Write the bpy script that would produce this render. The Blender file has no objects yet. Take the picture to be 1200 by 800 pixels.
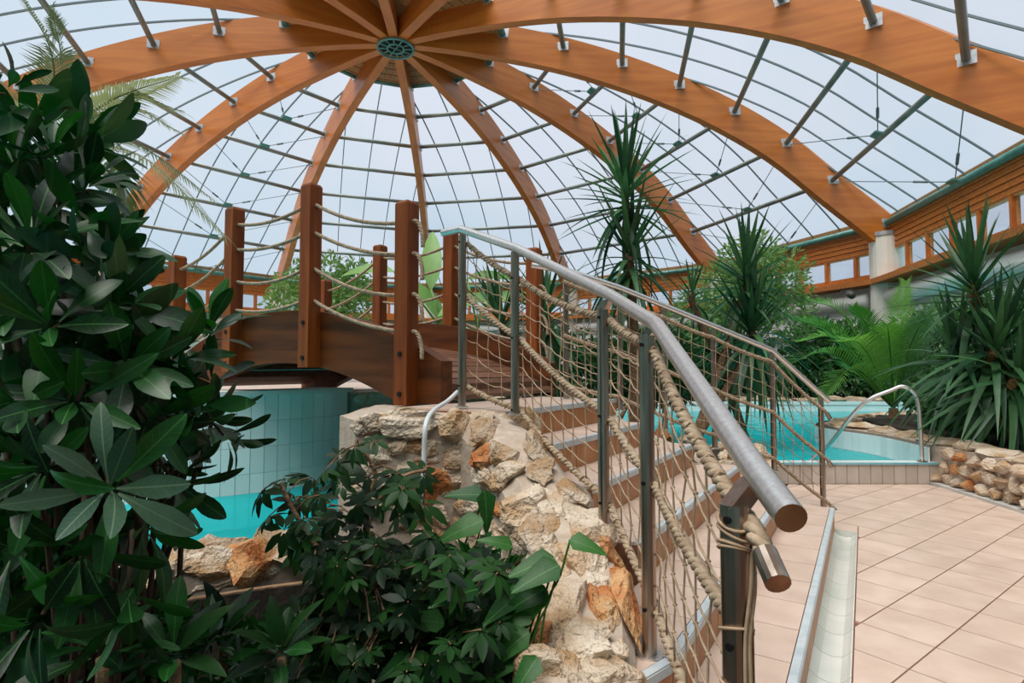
import bpy, bmesh, math, random
from mathutils import Vector, Matrix, noise
from mathutils.bvhtree import BVHTree
PI = math.pi
scn = bpy.context.scene
COL = scn.collection
random.seed(7)

# ------------------------------------------------------------------ camera
EYE = 1.27                      # eye height above the tiled deck (z = 0)
FPX = 660.0                     # focal length in pixels of a 1200x800 frame
PITCH = math.radians(2.8)
cam_data = bpy.data.cameras.new('camera')
cam_data.sensor_width = 36.0
cam_data.lens = FPX / 1200.0 * 36.0
cam_data.clip_start = 0.05
cam_data.clip_end = 300
cam = bpy.data.objects.new('camera', cam_data)
COL.objects.link(cam)
cam.location = (0, 0, EYE)
cam.rotation_euler = (PI / 2 + PITCH, 0, 0)
scn.camera = cam

# ------------------------------------------------------------------ sky, sun, exposure
world = bpy.data.worlds.new('sky')
scn.world = world
world.use_nodes = True
wn = world.node_tree
wn.nodes.clear()
w_out = wn.nodes.new('ShaderNodeOutputWorld')
w_bg = wn.nodes.new('ShaderNodeBackground')
w_tc = wn.nodes.new('ShaderNodeTexCoord')
w_noise = wn.nodes.new('ShaderNodeTexNoise')
w_noise.inputs['Scale'].default_value = 1.6
w_noise.inputs['Detail'].default_value = 4
w_noise.inputs['Roughness'].default_value = 0.5
w_ramp = wn.nodes.new('ShaderNodeValToRGB')
w_ramp.color_ramp.elements[0].position = 0.36
w_ramp.color_ramp.elements[0].color = (0.345, 0.52, 0.64, 1)
w_ramp.color_ramp.elements[1].position = 0.62
w_ramp.color_ramp.elements[1].color = (0.60, 0.64, 0.72, 1)
wn.links.new(w_tc.outputs['Generated'], w_noise.inputs['Vector'])
wn.links.new(w_noise.outputs['Fac'], w_ramp.inputs['Fac'])
wn.links.new(w_ramp.outputs['Color'], w_bg.inputs['Color'])
w_bg.inputs['Strength'].default_value = 1.0
wn.links.new(w_bg.outputs['Background'], w_out.inputs['Surface'])

sun_data = bpy.data.lights.new('sun', 'SUN')
sun_data.energy = 5.0
sun_data.angle = math.radians(45)
sun_data.color = (1.0, 0.93, 0.84)
sun = bpy.data.objects.new('sun', sun_data)
COL.objects.link(sun)
sun.rotation_euler = Vector((0.28, 0.30, -1.0)).to_track_quat('-Z', 'Y').to_euler()

vs = scn.view_settings
vs.view_transform = 'Standard'
vs.look = 'None'
vs.exposure = 0.08
vs.gamma = 1.0
vs.use_curve_mapping = False

# ------------------------------------------------------------------ measuring helpers
CP, SP = math.cos(PITCH), math.sin(PITCH)
def ray(u, v):
    x = (u - 600) / FPX
    y = (400 - v) / FPX
    return Vector((x, CP - SP * y, SP + CP * y))
def at_z(u, v, z):
    d = ray(u, v)
    return Vector((0, 0, EYE)) + d * ((z - EYE) / d.z)
def at_y(u, v, Y):
    d = ray(u, v)
    return Vector((0, 0, EYE)) + d * (Y / d.y)
# stair and bridge axes: s runs down the stair, t runs along the step edges
PX, PY = 0.848, -0.53
def W(s, t, z=0.0):
    return Vector((s * PX - t * PY, s * PY + t * PX, z))
SDIR = Vector((PX, PY, 0)); TDIR = Vector((-PY, PX, 0))
STROT = math.atan2(PY, PX)

# ------------------------------------------------------------------ materials
def _nt(name):
    m = bpy.data.materials.new(name)
    m.use_nodes = True
    nt = m.node_tree
    return m, nt, nt.nodes['Principled BSDF']
def mat(name, c1, c2=None, rough=0.6, metal=0.0, scale=6.0, stretch=(1, 1, 1), bump=0.0, bscale=None,
        rnd=0.0, spec=0.5, lo=0.35, hi=0.65, detail=4, c3=None, bdist=0.01, coord='Object', coat=0.0):
    m, nt, b = _nt(name)
    b.inputs['Roughness'].default_value = rough
    b.inputs['Metallic'].default_value = metal
    b.inputs['Specular IOR Level'].default_value = spec
    b.inputs['Coat Weight'].default_value = coat
    b.inputs['Coat Roughness'].default_value = 0.15
    b.inputs['Base Color'].default_value = (*c1, 1)
    tc = nt.nodes.new('ShaderNodeTexCoord')
    mp = nt.nodes.new('ShaderNodeMapping')
    mp.inputs['Scale'].default_value = stretch
    nt.links.new(tc.outputs[coord], mp.inputs['Vector'])
    oi = nt.nodes.new('ShaderNodeObjectInfo')
    if rnd:
        cm = nt.nodes.new('ShaderNodeVectorMath'); cm.operation = 'SCALE'
        cm.inputs[0].default_value = (37, 19, 23)
        nt.links.new(oi.outputs['Random'], cm.inputs['Scale'])
        nt.links.new(cm.outputs['Vector'], mp.inputs['Location'])
    col_out = None
    if c2 is not None:
        nz = nt.nodes.new('ShaderNodeTexNoise')
        nz.inputs['Scale'].default_value = scale
        nz.inputs['Detail'].default_value = detail
        nt.links.new(mp.outputs['Vector'], nz.inputs['Vector'])
        rp = nt.nodes.new('ShaderNodeValToRGB')
        rp.color_ramp.elements[0].position = lo
        rp.color_ramp.elements[0].color = (*c1, 1)
        rp.color_ramp.elements[1].position = hi
        rp.color_ramp.elements[1].color = (*c2, 1)
        if c3 is not None:
            e = rp.color_ramp.elements.new(min(0.99, hi + 0.12)); e.color = (*c3, 1)
        nt.links.new(nz.outputs['Fac'], rp.inputs['Fac'])
        col_out = rp.outputs['Color']
    if rnd:
        mr = nt.nodes.new('ShaderNodeMapRange')
        mr.inputs['To Min'].default_value = 1 - rnd
        mr.inputs['To Max'].default_value = 1 + rnd
        nt.links.new(oi.outputs['Random'], mr.inputs['Value'])
        hs = nt.nodes.new('ShaderNodeHueSaturation')
        if col_out: nt.links.new(col_out, hs.inputs['Color'])
        else: hs.inputs['Color'].default_value = (*c1, 1)
        nt.links.new(mr.outputs['Result'], hs.inputs['Value'])
        col_out = hs.outputs['Color']
    if col_out: nt.links.new(col_out, b.inputs['Base Color'])
    if bump:
        nb = nt.nodes.new('ShaderNodeTexNoise')
        nb.inputs['Scale'].default_value = bscale or scale * 3
        nb.inputs['Detail'].default_value = 6
        nt.links.new(mp.outputs['Vector'], nb.inputs['Vector'])
        bp = nt.nodes.new('ShaderNodeBump')
        bp.inputs['Strength'].default_value = bump
        bp.inputs['Distance'].default_value = bdist
        nt.links.new(nb.outputs['Fac'], bp.inputs['Height'])
        nt.links.new(bp.outputs['Normal'], b.inputs['Normal'])
    return m
def leafmat(name, c1, c2, rough=0.35, rnd=0.25, transl=0.3, tcol=None, spec=0.5, vein=None):
    m, nt, b = _nt(name)
    out = nt.nodes['Material Output']
    b.inputs['Roughness'].default_value = rough
    b.inputs['Specular IOR Level'].default_value = spec
    oi = nt.nodes.new('ShaderNodeObjectInfo')
    tc = nt.nodes.new('ShaderNodeTexCoord')
    nz = nt.nodes.new('ShaderNodeTexNoise'); nz.inputs['Scale'].default_value = 9
    nt.links.new(tc.outputs['Object'], nz.inputs['Vector'])
    ad = nt.nodes.new('ShaderNodeMath'); ad.operation = 'MULTIPLY_ADD'
    ad.inputs[1].default_value = 0.6
    nt.links.new(oi.outputs['Random'], ad.inputs[0])
    nm = nt.nodes.new('ShaderNodeMath'); nm.operation = 'MULTIPLY'; nm.inputs[1].default_value = 0.4
    nt.links.new(nz.outputs['Fac'], nm.inputs[0])
    nt.links.new(nm.outputs[0], ad.inputs[2])
    mx = nt.nodes.new('ShaderNodeValToRGB')
    mx.color_ramp.elements[0].position = 0.25; mx.color_ramp.elements[0].color = (*c1, 1)
    mx.color_ramp.elements[1].position = 0.85; mx.color_ramp.elements[1].color = (*c2, 1)
    nt.links.new(ad.outputs[0], mx.inputs['Fac'])
    lc = mx.outputs['Color']
    if vein:                       # paler midrib and side veins of the blade
        sx = nt.nodes.new('ShaderNodeSeparateXYZ'); nt.links.new(tc.outputs['Object'], sx.inputs[0])
        ab = nt.nodes.new('ShaderNodeMath'); ab.operation = 'ABSOLUTE'; nt.links.new(sx.outputs['Y'], ab.inputs[0])
        lt = nt.nodes.new('ShaderNodeMath'); lt.operation = 'LESS_THAN'; lt.inputs[1].default_value = 0.009; nt.links.new(ab.outputs[0], lt.inputs[0])
        sd = nt.nodes.new('ShaderNodeMath'); sd.operation = 'SUBTRACT'; nt.links.new(sx.outputs['X'], sd.inputs[0]); nt.links.new(ab.outputs[0], sd.inputs[1])
        mu = nt.nodes.new('ShaderNodeMath'); mu.operation = 'MULTIPLY'; mu.inputs[1].default_value = 11.0; nt.links.new(sd.outputs[0], mu.inputs[0])
        fr_ = nt.nodes.new('ShaderNodeMath'); fr_.operation = 'FRACT'; nt.links.new(mu.outputs[0], fr_.inputs[0])
        l2 = nt.nodes.new('ShaderNodeMath'); l2.operation = 'LESS_THAN'; l2.inputs[1].default_value = 0.09; nt.links.new(fr_.outputs[0], l2.inputs[0])
        h2 = nt.nodes.new('ShaderNodeMath'); h2.operation = 'MULTIPLY'; h2.inputs[1].default_value = 0.35; nt.links.new(l2.outputs[0], h2.inputs[0])
        mxm = nt.nodes.new('ShaderNodeMath'); mxm.operation = 'MAXIMUM'; nt.links.new(lt.outputs[0], mxm.inputs[0]); nt.links.new(h2.outputs[0], mxm.inputs[1])
        vm = nt.nodes.new('ShaderNodeMixRGB'); vm.inputs['Color2'].default_value = (*vein, 1)
        nt.links.new(mxm.outputs[0], vm.inputs['Fac']); nt.links.new(lc, vm.inputs['Color1']); lc = vm.outputs['Color']
    nt.links.new(lc, b.inputs['Base Color'])
    tl = nt.nodes.new('ShaderNodeBsdfTranslucent')
    hs = nt.nodes.new('ShaderNodeHueSaturation'); hs.inputs['Value'].default_value = 1.6
    hs.inputs['Saturation'].default_value = 1.1
    nt.links.new(mx.outputs['Color'], hs.inputs['Color'])
    nt.links.new(hs.outputs['Color'], tl.inputs['Color'])
    ms = nt.nodes.new('ShaderNodeMixShader'); ms.inputs[0].default_value = transl
    nt.links.new(b.outputs[0], ms.inputs[1]); nt.links.new(tl.outputs[0], ms.inputs[2])
    nt.links.new(ms.outputs[0], out.inputs['Surface'])
    return m
M = {}
# glued laminated timber of the dome (grain runs along local x)
M['rib'] = mat('glulam_orange', (0.46, 0.125, 0.012), (0.58, 0.185, 0.024), 0.45, scale=1.6, stretch=(0.35, 3, 4), coat=0.12)
M['rib_in'] = mat('glulam_pale', (0.50, 0.22, 0.07), (0.66, 0.34, 0.13), 0.55, scale=3, stretch=(0.6, 6, 8))
M['fascia'] = mat('fascia_wood', (0.42, 0.125, 0.018), (0.60, 0.20, 0.035), 0.5, scale=2.0, stretch=(0.6, 9, 9))
M['board'] = mat('boarding_wood', (0.26, 0.13, 0.05), (0.42, 0.24, 0.10), 0.6, scale=3, stretch=(1, 8, 8))
M['bridge'] = mat('bridge_wood', (0.055, 0.014, 0.002), (0.135, 0.037, 0.006), 0.5, scale=2.2, stretch=(1, 1, 10), bump=0.04, spec=0.3)
M['bridge_post'] = mat('bridge_post_wood', (0.14, 0.030, 0.004), (0.27, 0.068, 0.010), 0.5, scale=2.4, stretch=(5, 5, 0.5), bump=0.05, spec=0.3, rnd=0.12)
M['plank'] = mat('deck_plank_wood', (0.09, 0.035, 0.016), (0.17, 0.07, 0.034), 0.5, scale=4, stretch=(8, 1, 8), bump=0.2, rnd=0.2)
M['tile'] = mat('peach_floor_tile', (0.54, 0.395, 0.315), (0.64, 0.485, 0.40), 0.36, scale=5, stretch=(1, 1, 1), bump=0.05, bscale=60, rnd=0.05, coord='Object', bdist=0.004)
M['grout'] = mat('brown_grout', (0.17, 0.07, 0.035), (0.25, 0.11, 0.055), 0.9, scale=20)
M['riser'] = mat('terracotta_riser_tile', (0.35, 0.125, 0.034), (0.47, 0.19, 0.062), 0.45, scale=3, stretch=(14, 14, 1), bump=0.15, rnd=0.08, bdist=0.004)
M['nosing'] = mat('pale_step_edge', (0.40, 0.45, 0.48), (0.52, 0.56, 0.58), 0.35, scale=20)
M['gutter'] = mat('beige_glazed_channel', (0.56, 0.57, 0.52), (0.66, 0.66, 0.61), 0.12, scale=3, rnd=0.04)
M['kerb_tile'] = mat('beige_kerb_tile', (0.46, 0.39, 0.33), (0.56, 0.49, 0.43), 0.35, scale=4, rnd=0.05)
M['kerb_joint'] = mat('dark_joint', (0.16, 0.09, 0.06), None, 0.9)
M['blue_edge'] = mat('blue_pool_edge', (0.16, 0.45, 0.55), (0.25, 0.55, 0.63), 0.2, scale=10)
M['pool_tile'] = mat('white_pool_tile', (0.82, 0.87, 0.87), (0.88, 0.92, 0.92), 0.15, scale=3, rnd=0.05)
M['pool_joint'] = mat('pool_joint', (0.20, 0.25, 0.25), None, 0.9)
M['basin'] = mat('turquoise_basin', (0.05, 0.70, 0.74), (0.10, 0.78, 0.80), 0.4, scale=1.5)
M['mortar'] = mat('grey_mortar', (0.40, 0.31, 0.24), (0.52, 0.43, 0.35), 0.95, scale=14, bump=0.5, bscale=45, bdist=0.012)
M['stone'] = mat('cream_limestone', (0.46, 0.28, 0.14), (0.60, 0.465, 0.34), 0.9, scale=5.5, bump=1.0, bscale=48, rnd=0.14, lo=0.36, hi=0.53, c3=(0.71, 0.60, 0.48), bdist=0.035)
M['stone_o'] = mat('orange_limestone', (0.44, 0.13, 0.03), (0.62, 0.34, 0.15), 0.85, scale=7, bump=1.0, bscale=48, rnd=0.12, lo=0.36, hi=0.58, c3=(0.62, 0.42, 0.24), bdist=0.035)
M['kerb_grey'] = mat('grey_kerb', (0.42, 0.41, 0.38), (0.54, 0.52, 0.49), 0.8, scale=9)
M['steel'] = mat('brushed_steel', (0.66, 0.64, 0.62), (0.80, 0.78, 0.76), 0.38, 1.0, scale=4, stretch=(30, 30, 1), bump=0.03)
M['steel_dark'] = mat('dull_steel_post', (0.28, 0.22, 0.18), (0.46, 0.38, 0.32), 0.32, 1.0, scale=3, stretch=(12, 12, 1))
M['steel_cut'] = mat('brown_cut_end', (0.25, 0.10, 0.04), (0.36, 0.17, 0.08), 0.6, 0.2, scale=10)
M['rope'] = mat('natural_rope', (0.30, 0.21, 0.135), (0.48, 0.37, 0.26), 0.9, scale=30, bump=0.6, bscale=160, bdist=0.004)
M['cord'] = mat('net_cord', (0.31, 0.20, 0.12), (0.47, 0.35, 0.24), 0.9, scale=20)
M['teal'] = mat('teal_paint', (0.06, 0.21, 0.19), (0.10, 0.29, 0.26), 0.4, scale=6)
M['pipe'] = mat('grey_green_pipe', (0.17, 0.215, 0.205), (0.27, 0.30, 0.28), 0.4, 0.2, scale=2)
M['bar'] = mat('dark_glazing_bar', (0.15, 0.21, 0.23), None, 0.5)
M['fitting'] = mat('galvanised_plate', (0.45, 0.46, 0.46), (0.62, 0.62, 0.62), 0.4, 0.7, scale=8)
M['white'] = mat('white_plaster', (0.80, 0.79, 0.76), (0.86, 0.85, 0.82), 0.8, scale=1.5)
M['column'] = mat('cream_column', (0.78, 0.74, 0.66), (0.84, 0.81, 0.74), 0.7, scale=2)
M['soil'] = mat('dark_soil', (0.012, 0.009, 0.006), (0.04, 0.028, 0.018), 0.95, scale=12, bump=0.8)
M['bark'] = mat('brown_bark', (0.13, 0.07, 0.035), (0.27, 0.16, 0.085), 0.9, scale=12, stretch=(1, 1, 3), bump=0.8)
M['bark_dk'] = mat('dark_stem', (0.03, 0.018, 0.010), (0.08, 0.045, 0.025), 0.9, scale=12)
M['trunk_o'] = mat('orange_trunk', (0.38, 0.18, 0.06), (0.55, 0.31, 0.14), 0.85, scale=8, bump=0.8)
M['hose'] = mat('white_hose', (0.62, 0.66, 0.68), None, 0.35)
M['blackmetal'] = mat('black_bolt', (0.015, 0.012, 0.012), None, 0.45, 0.5)
M['lamp'] = mat('dark_lamp', (0.05, 0.045, 0.04), None, 0.5)
M['leaf_fg'] = leafmat('glossy_dark_leaf', (0.002, 0.018, 0.005), (0.015, 0.10, 0.013), 0.36, transl=0.2, spec=0.45, vein=(0.05, 0.16, 0.04))
M['leaf_fg_silver'] = leafmat('dull_grey_leaf', (0.025, 0.075, 0.04), (0.08, 0.15, 0.085), 0.45, transl=0.15, vein=(0.13, 0.2, 0.12))
M['leaf_sch'] = leafmat('small_green_leaf', (0.0015, 0.013, 0.003), (0.016, 0.068, 0.010), 0.45, transl=0.2, spec=0.22)
M['leaf_pothos'] = leafmat('pothos_leaf', (0.010, 0.062, 0.012), (0.045, 0.15, 0.026), 0.4, transl=0.2, spec=0.25, vein=(0.07, 0.21, 0.05))
M['leaf_yucca'] = leafmat('yucca_leaf', (0.012, 0.055, 0.022), (0.075, 0.19, 0.07), 0.42, transl=0.2, spec=0.35)
M['leaf_palm'] = leafmat('palm_leaf', (0.08, 0.24, 0.04), (0.26, 0.50, 0.11), 0.45, transl=0.35, spec=0.3)
M['leaf_palm_dk'] = leafmat('dark_palm_leaf', (0.03, 0.11, 0.035), (0.10, 0.25, 0.08), 0.42, transl=0.25)
M['leaf_areca'] = leafmat('pale_areca_leaf', (0.13, 0.17, 0.06), (0.34, 0.36, 0.19), 0.5, transl=0.35)
M['leaf_bush'] = leafmat('bush_leaf', (0.02, 0.085, 0.02), (0.10, 0.22, 0.06), 0.5, transl=0.3)
M['leaf_lime'] = leafmat('light_green_leaf', (0.12, 0.24, 0.06), (0.30, 0.42, 0.15), 0.5, transl=0.35)
M['leaf_banana'] = leafmat('banana_leaf', (0.14, 0.30, 0.08), (0.32, 0.50, 0.18), 0.45, transl=0.45)

def _glass():
    m, nt, b = _nt('milky_roof_pane')
    out = nt.nodes['Material Output']
    tr = nt.nodes.new('ShaderNodeBsdfTransparent'); tr.inputs['Color'].default_value = (0.93, 0.96, 0.985, 1)
    tl = nt.nodes.new('ShaderNodeBsdfTranslucent'); tl.inputs['Color'].default_value = (0.85, 0.9, 0.95, 1)
    gl = nt.nodes.new('ShaderNodeBsdfGlossy'); gl.inputs['Roughness'].default_value = 0.15
    fr = nt.nodes.new('ShaderNodeFresnel'); fr.inputs['IOR'].default_value = 1.03
    m1 = nt.nodes.new('ShaderNodeMixShader'); m1.inputs[0].default_value = 0.12
    m2 = nt.nodes.new('ShaderNodeMixShader')
    nt.links.new(tr.outputs[0], m1.inputs[1]); nt.links.new(tl.outputs[0], m1.inputs[2])
    nt.links.new(fr.outputs[0], m2.inputs[0]); nt.links.new(m1.outputs[0], m2.inputs[1]); nt.links.new(gl.outputs[0], m2.inputs[2])
    nt.links.new(m2.outputs[0], out.inputs['Surface'])
    return m
M['pane'] = _glass()
def _win():
    m, nt, b = _nt('window_glass')
    out = nt.nodes['Material Output']
    tr = nt.nodes.new('ShaderNodeBsdfTransparent'); tr.inputs['Color'].default_value = (0.95, 0.95, 0.97, 1)
    gl = nt.nodes.new('ShaderNodeBsdfGlossy'); gl.inputs['Roughness'].default_value = 0.05
    m2 = nt.nodes.new('ShaderNodeMixShader'); m2.inputs[0].default_value = 0.06
    nt.links.new(tr.outputs[0], m2.inputs[1]); nt.links.new(gl.outputs[0], m2.inputs[2])
    nt.links.new(m2.outputs[0], out.inputs['Surface'])
    return m
M['window'] = _win()
def _water():
    m, nt, b = _nt('pool_water')
    out = nt.nodes['Material Output']
    tr = nt.nodes.new('ShaderNodeBsdfTransparent'); tr.inputs['Color'].default_value = (0.45, 0.95, 0.96, 1)
    gl = nt.nodes.new('ShaderNodeBsdfGlossy'); gl.inputs['Roughness'].default_value = 0.04
    df = nt.nodes.new('ShaderNodeBsdfDiffuse'); df.inputs['Color'].default_value = (0.005, 0.56, 0.60, 1)
    m0 = nt.nodes.new('ShaderNodeMixShader'); m0.inputs[0].default_value = 0.55
    fr = nt.nodes.new('ShaderNodeFresnel'); fr.inputs['IOR'].default_value = 1.09
    tc = nt.nodes.new('ShaderNodeTexCoord')
    nz = nt.nodes.new('ShaderNodeTexNoise'); nz.inputs['Scale'].default_value = 2.5; nz.inputs['Detail'].default_value = 2
    bp = nt.nodes.new('ShaderNodeBump'); bp.inputs['Strength'].default_value = 0.25; bp.inputs['Distance'].default_value = 0.05
    nt.links.new(tc.outputs['Object'], nz.inputs['Vector']); nt.links.new(nz.outputs['Fac'], bp.inputs['Height'])
    nt.links.new(bp.outputs['Normal'], gl.inputs['Normal']); nt.links.new(bp.outputs['Normal'], fr.inputs['Normal'])
    m2 = nt.nodes.new('ShaderNodeMixShader')
    nt.links.new(tr.outputs[0], m0.inputs[1]); nt.links.new(df.outputs[0], m0.inputs[2])
    nt.links.new(fr.outputs[0], m2.inputs[0]); nt.links.new(m0.outputs[0], m2.inputs[1]); nt.links.new(gl.outputs[0], m2.inputs[2])
    nt.links.new(m2.outputs[0], out.inputs['Surface'])
    return m
M['water'] = _water()

# ------------------------------------------------------------------ mesh helpers
class MB:
    def __init__(self): self.v = []; self.f = []
    def add(self, vs, fs):
        o = len(self.v); self.v += [tuple(x) for x in vs]; self.f += [tuple(i + o for i in f) for f in fs]; return self
    def box(self, c, size, ax=None):
        c = Vector(c); hx, hy, hz = [a / 2 for a in size]
        X, Y, Z = ax if ax else (Vector((1, 0, 0)), Vector((0, 1, 0)), Vector((0, 0, 1)))
        vs = [c + X * (sx * hx) + Y * (sy * hy) + Z * (sz * hz) for sz in (-1, 1) for sx, sy in ((-1, -1), (1, -1), (1, 1), (-1, 1))]
        return self.add(vs, [(3, 2, 1, 0), (4, 5, 6, 7), (0, 1, 5, 4), (1, 2, 6, 5), (2, 3, 7, 6), (3, 0, 4, 7)])
    def prism(self, poly, z0, z1):
        n = len(poly)
        a = sum(poly[i][0] * poly[(i + 1) % n][1] - poly[(i + 1) % n][0] * poly[i][1] for i in range(n))
        if a < 0: poly = list(reversed(poly))
        vs = [(p[0], p[1], z0) for p in poly] + [(p[0], p[1], z1) for p in poly]
        fs = [tuple(reversed(range(n))), tuple(range(n, 2 * n))] + [(i, (i + 1) % n, n + (i + 1) % n, n + i) for i in range(n)]
        return self.add(vs, fs)
    def tube(self, path, r, n=8, cap=True, rs=None):
        path = [Vector(p) for p in path]
        vs = []; m = len(path); up = None
        for i, p in enumerate(path):
            d = (path[min(i + 1, m - 1)] - path[max(i - 1, 0)])
            d = d.normalized() if d.length > 1e-9 else Vector((0, 0, 1))
            if up is None:
                up = Vector((0, 0, 1)) if abs(d.z) < 0.9 else Vector((1, 0, 0))
            a = d.cross(up)
            if a.length < 1e-6: a = d.orthogonal()
            a.normalize(); b = a.cross(d).normalized(); up = b
            rr = rs[i] if rs else r
            for k in range(n):
                th = 2 * PI * k / n
                vs.append(p + a * (math.cos(th) * rr) + b * (math.sin(th) * rr))
        fs = [(i * n + k, i * n + (k + 1) % n, (i + 1) * n + (k + 1) % n, (i + 1) * n + k) for i in range(m - 1) for k in range(n)]
        if cap: fs += [tuple(reversed(range(n))), tuple(range((m - 1) * n, m * n))]
        return self.add(vs, fs)
    def mesh(self, name, material, smooth=False):
        me = bpy.data.meshes.new(name)
        me.from_pydata(self.v, [], self.f)
        if material is not None: me.materials.append(material)
        if smooth:
            me.polygons.foreach_set('use_smooth', [True] * len(me.polygons))
        me.update()
        return me
    def build(self, name, material, parent=None, smooth=False):
        return put(name, self.mesh(name, material, smooth), parent)
def put(name, me, parent=None, mw=None):
    o = bpy.data.objects.new(name, me)
    COL.objects.link(o)
    if parent is not None: o.parent = parent
    if mw is not None: o.matrix_basis = mw
    return o
def thing(name, label, cat, loc=(0, 0, 0), group=None):
    o = bpy.data.objects.new(name, None)
    o.empty_display_size = 0.1
    COL.objects.link(o)
    o.location = loc
    return tag(o, label, cat, group)
def tag(o, label, cat, group=None):
    o['label'] = label; o['category'] = cat
    if group: o['group'] = group
    return o
def struct(o, label=None):
    o['kind'] = 'structure'
    if label: o['label'] = label
    return o
def stuff(o):
    o['kind'] = 'stuff'; return o
def sempty(name, label, loc=(0, 0, 0)):
    o = bpy.data.objects.new(name, None); o.empty_display_size = 0.1
    COL.objects.link(o); o.location = loc
    return struct(o, label)
def frame(loc, x, zhint, sc=1.0):
    X = Vector(x).normalized(); Z = Vector(zhint)
    Y = Z.cross(X)
    if Y.length < 1e-5: Y = X.orthogonal()
    Y.normalize(); Z = X.cross(Y)
    m = Matrix(((X.x, Y.x, Z.x, loc[0]), (X.y, Y.y, Z.y, loc[1]), (X.z, Y.z, Z.z, loc[2]), (0, 0, 0, 1)))
    return m @ Matrix.Scale(sc, 4) if sc != 1.0 else m
def clip(poly, a, b, c):
    """keep a*x+b*y >= c"""
    out = []
    for i in range(len(poly)):
        p, q = poly[i], poly[(i + 1) % len(poly)]
        dp, dq = a * p[0] + b * p[1] - c, a * q[0] + b * q[1] - c
        if dp >= 0: out.append(p)
        if (dp >= 0) != (dq >= 0):
            k = dp / (dp - dq); out.append((p[0] + (q[0] - p[0]) * k, p[1] + (q[1] - p[1]) * k))
    return out
def area(poly):
    return abs(sum(poly[i][0] * poly[(i + 1) % len(poly)][1] - poly[(i + 1) % len(poly)][0] * poly[i][1] for i in range(len(poly)))) / 2
def inset(poly, g):
    """shrink a convex polygon by g on every side"""
    n = len(poly)
    a = sum(poly[i][0] * poly[(i + 1) % n][1] - poly[(i + 1) % n][0] * poly[i][1] for i in range(n))
    if a < 0: poly = list(reversed(poly))
    out = poly
    for i in range(n):
        p, q = poly[i], poly[(i + 1) % n]
        dx, dy = q[0] - p[0], q[1] - p[1]; L = math.hypot(dx, dy)
        if L < 1e-6: continue
        nx, ny = -dy / L, dx / L
        out = clip(out, nx, ny, nx * p[0] + ny * p[1] + g)
        if len(out) < 3: return []
    return out
def spline(pts, n=8):
    """Catmull-Rom through points"""
    P = [Vector(p) for p in pts]
    P = [P[0] * 2 - P[1]] + P + [P[-1] * 2 - P[-2]]
    out = []
    for i in range(1, len(P) - 2):
        a, b, c, d = P[i - 1], P[i], P[i + 1], P[i + 2]
        for k in range(n):
            t = k / n
            out.append(0.5 * ((2 * b) + (c - a) * t + (2 * a - 5 * b + 4 * c - d) * t * t + (3 * b - a - 3 * c + d) * t ** 3))
    out.append(P[-2])
    return out
def sag(a, b, drop, n=10):
    a, b = Vector(a), Vector(b)
    return [a.lerp(b, k / n) - Vector((0, 0, drop * 4 * (k / n) * (1 - k / n))) for k in range(n + 1)]
def resample(path, step):
    path = [Vector(p) for p in path]
    L = [0.0]
    for i in range(1, len(path)): L.append(L[-1] + (path[i] - path[i - 1]).length)
    n = max(2, int(L[-1] / step)); out = []; j = 0
    for k in range(n + 1):
        d = L[-1] * k / n
        while j < len(L) - 2 and L[j + 1] < d: j += 1
        seg = L[j + 1] - L[j]
        out.append(path[j].lerp(path[j + 1], (d - L[j]) / seg if seg > 1e-9 else 0))
    return out
def rope_mesh(path, r, pitch=None, detail=7, sides=6, strands=3):
    """laid rope: strands wound round the path"""
    pitch = pitch or r * 7.5
    pts = resample(path, pitch / detail)
    mb = MB(); fr = []; up = None; m = len(pts)
    for i, p in enumerate(pts):
        d = (pts[min(i + 1, m - 1)] - pts[max(i - 1, 0)]).normalized()
        if up is None: up = Vector((0, 0, 1)) if abs(d.z) < 0.9 else Vector((1, 0, 0))
        a = d.cross(up).normalized(); b = a.cross(d).normalized(); up = b
        fr.append((p, a, b))
    for s in range(strands):
        q = []
        for i, (p, a, b) in enumerate(fr):
            th = 2 * PI * (i / detail + s / strands)
            q.append(p + (a * math.cos(th) + b * math.sin(th)) * (r * 0.5))
        mb.tube(q, r * 0.56, sides)
    return mb
def leaf_mesh(name, material, L, Wd, kind='oval', bend=0.25, fold=0.18, n=6, wave=0.0):
    """a leaf along +x, upper side +z"""
    mb = MB(); vs = []; fs = []
    for i in range(n + 1):
        t = i / n if kind == 'sword' else math.sin(i / n * PI / 2) ** 1.1
        if kind == 'oval': w = math.sin(PI * min(1, t ** 0.85)) ** 0.75
        elif kind == 'obovate': w = (math.sin(PI * t ** 1.35) ** 0.62 if 0 < t < 1 else 0) * (0.45 + 0.55 * min(1, t * 1.8))
        elif kind == 'heart': w = (1 - t) ** 0.7 * min(1, 0.12 + t * 5.5) ** 0.7 if t < 1 else 0
        else: w = min(1.0, 0.55 + 1.8 * t) * (1 - t ** 2.2)       # sword
        if kind != 'sword' and kind != 'heart': w = max(w, 0.10 * (1 - t))
        w *= Wd / 2
        x = L * t
        zc = -bend * L * t * t
        zz = wave * L * math.sin(t * 9)
        vs += [(x, -w, zc + fold * w + zz), (x, 0, zc), (x, w, zc + fold * w - zz)]
    for i in range(n):
        a = i * 3
        fs += [(a, a + 3, a + 4, a + 1), (a + 1, a + 4, a + 5, a + 2)]
    mb.add(vs, fs)
    return mb.mesh(name, material, True)
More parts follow.
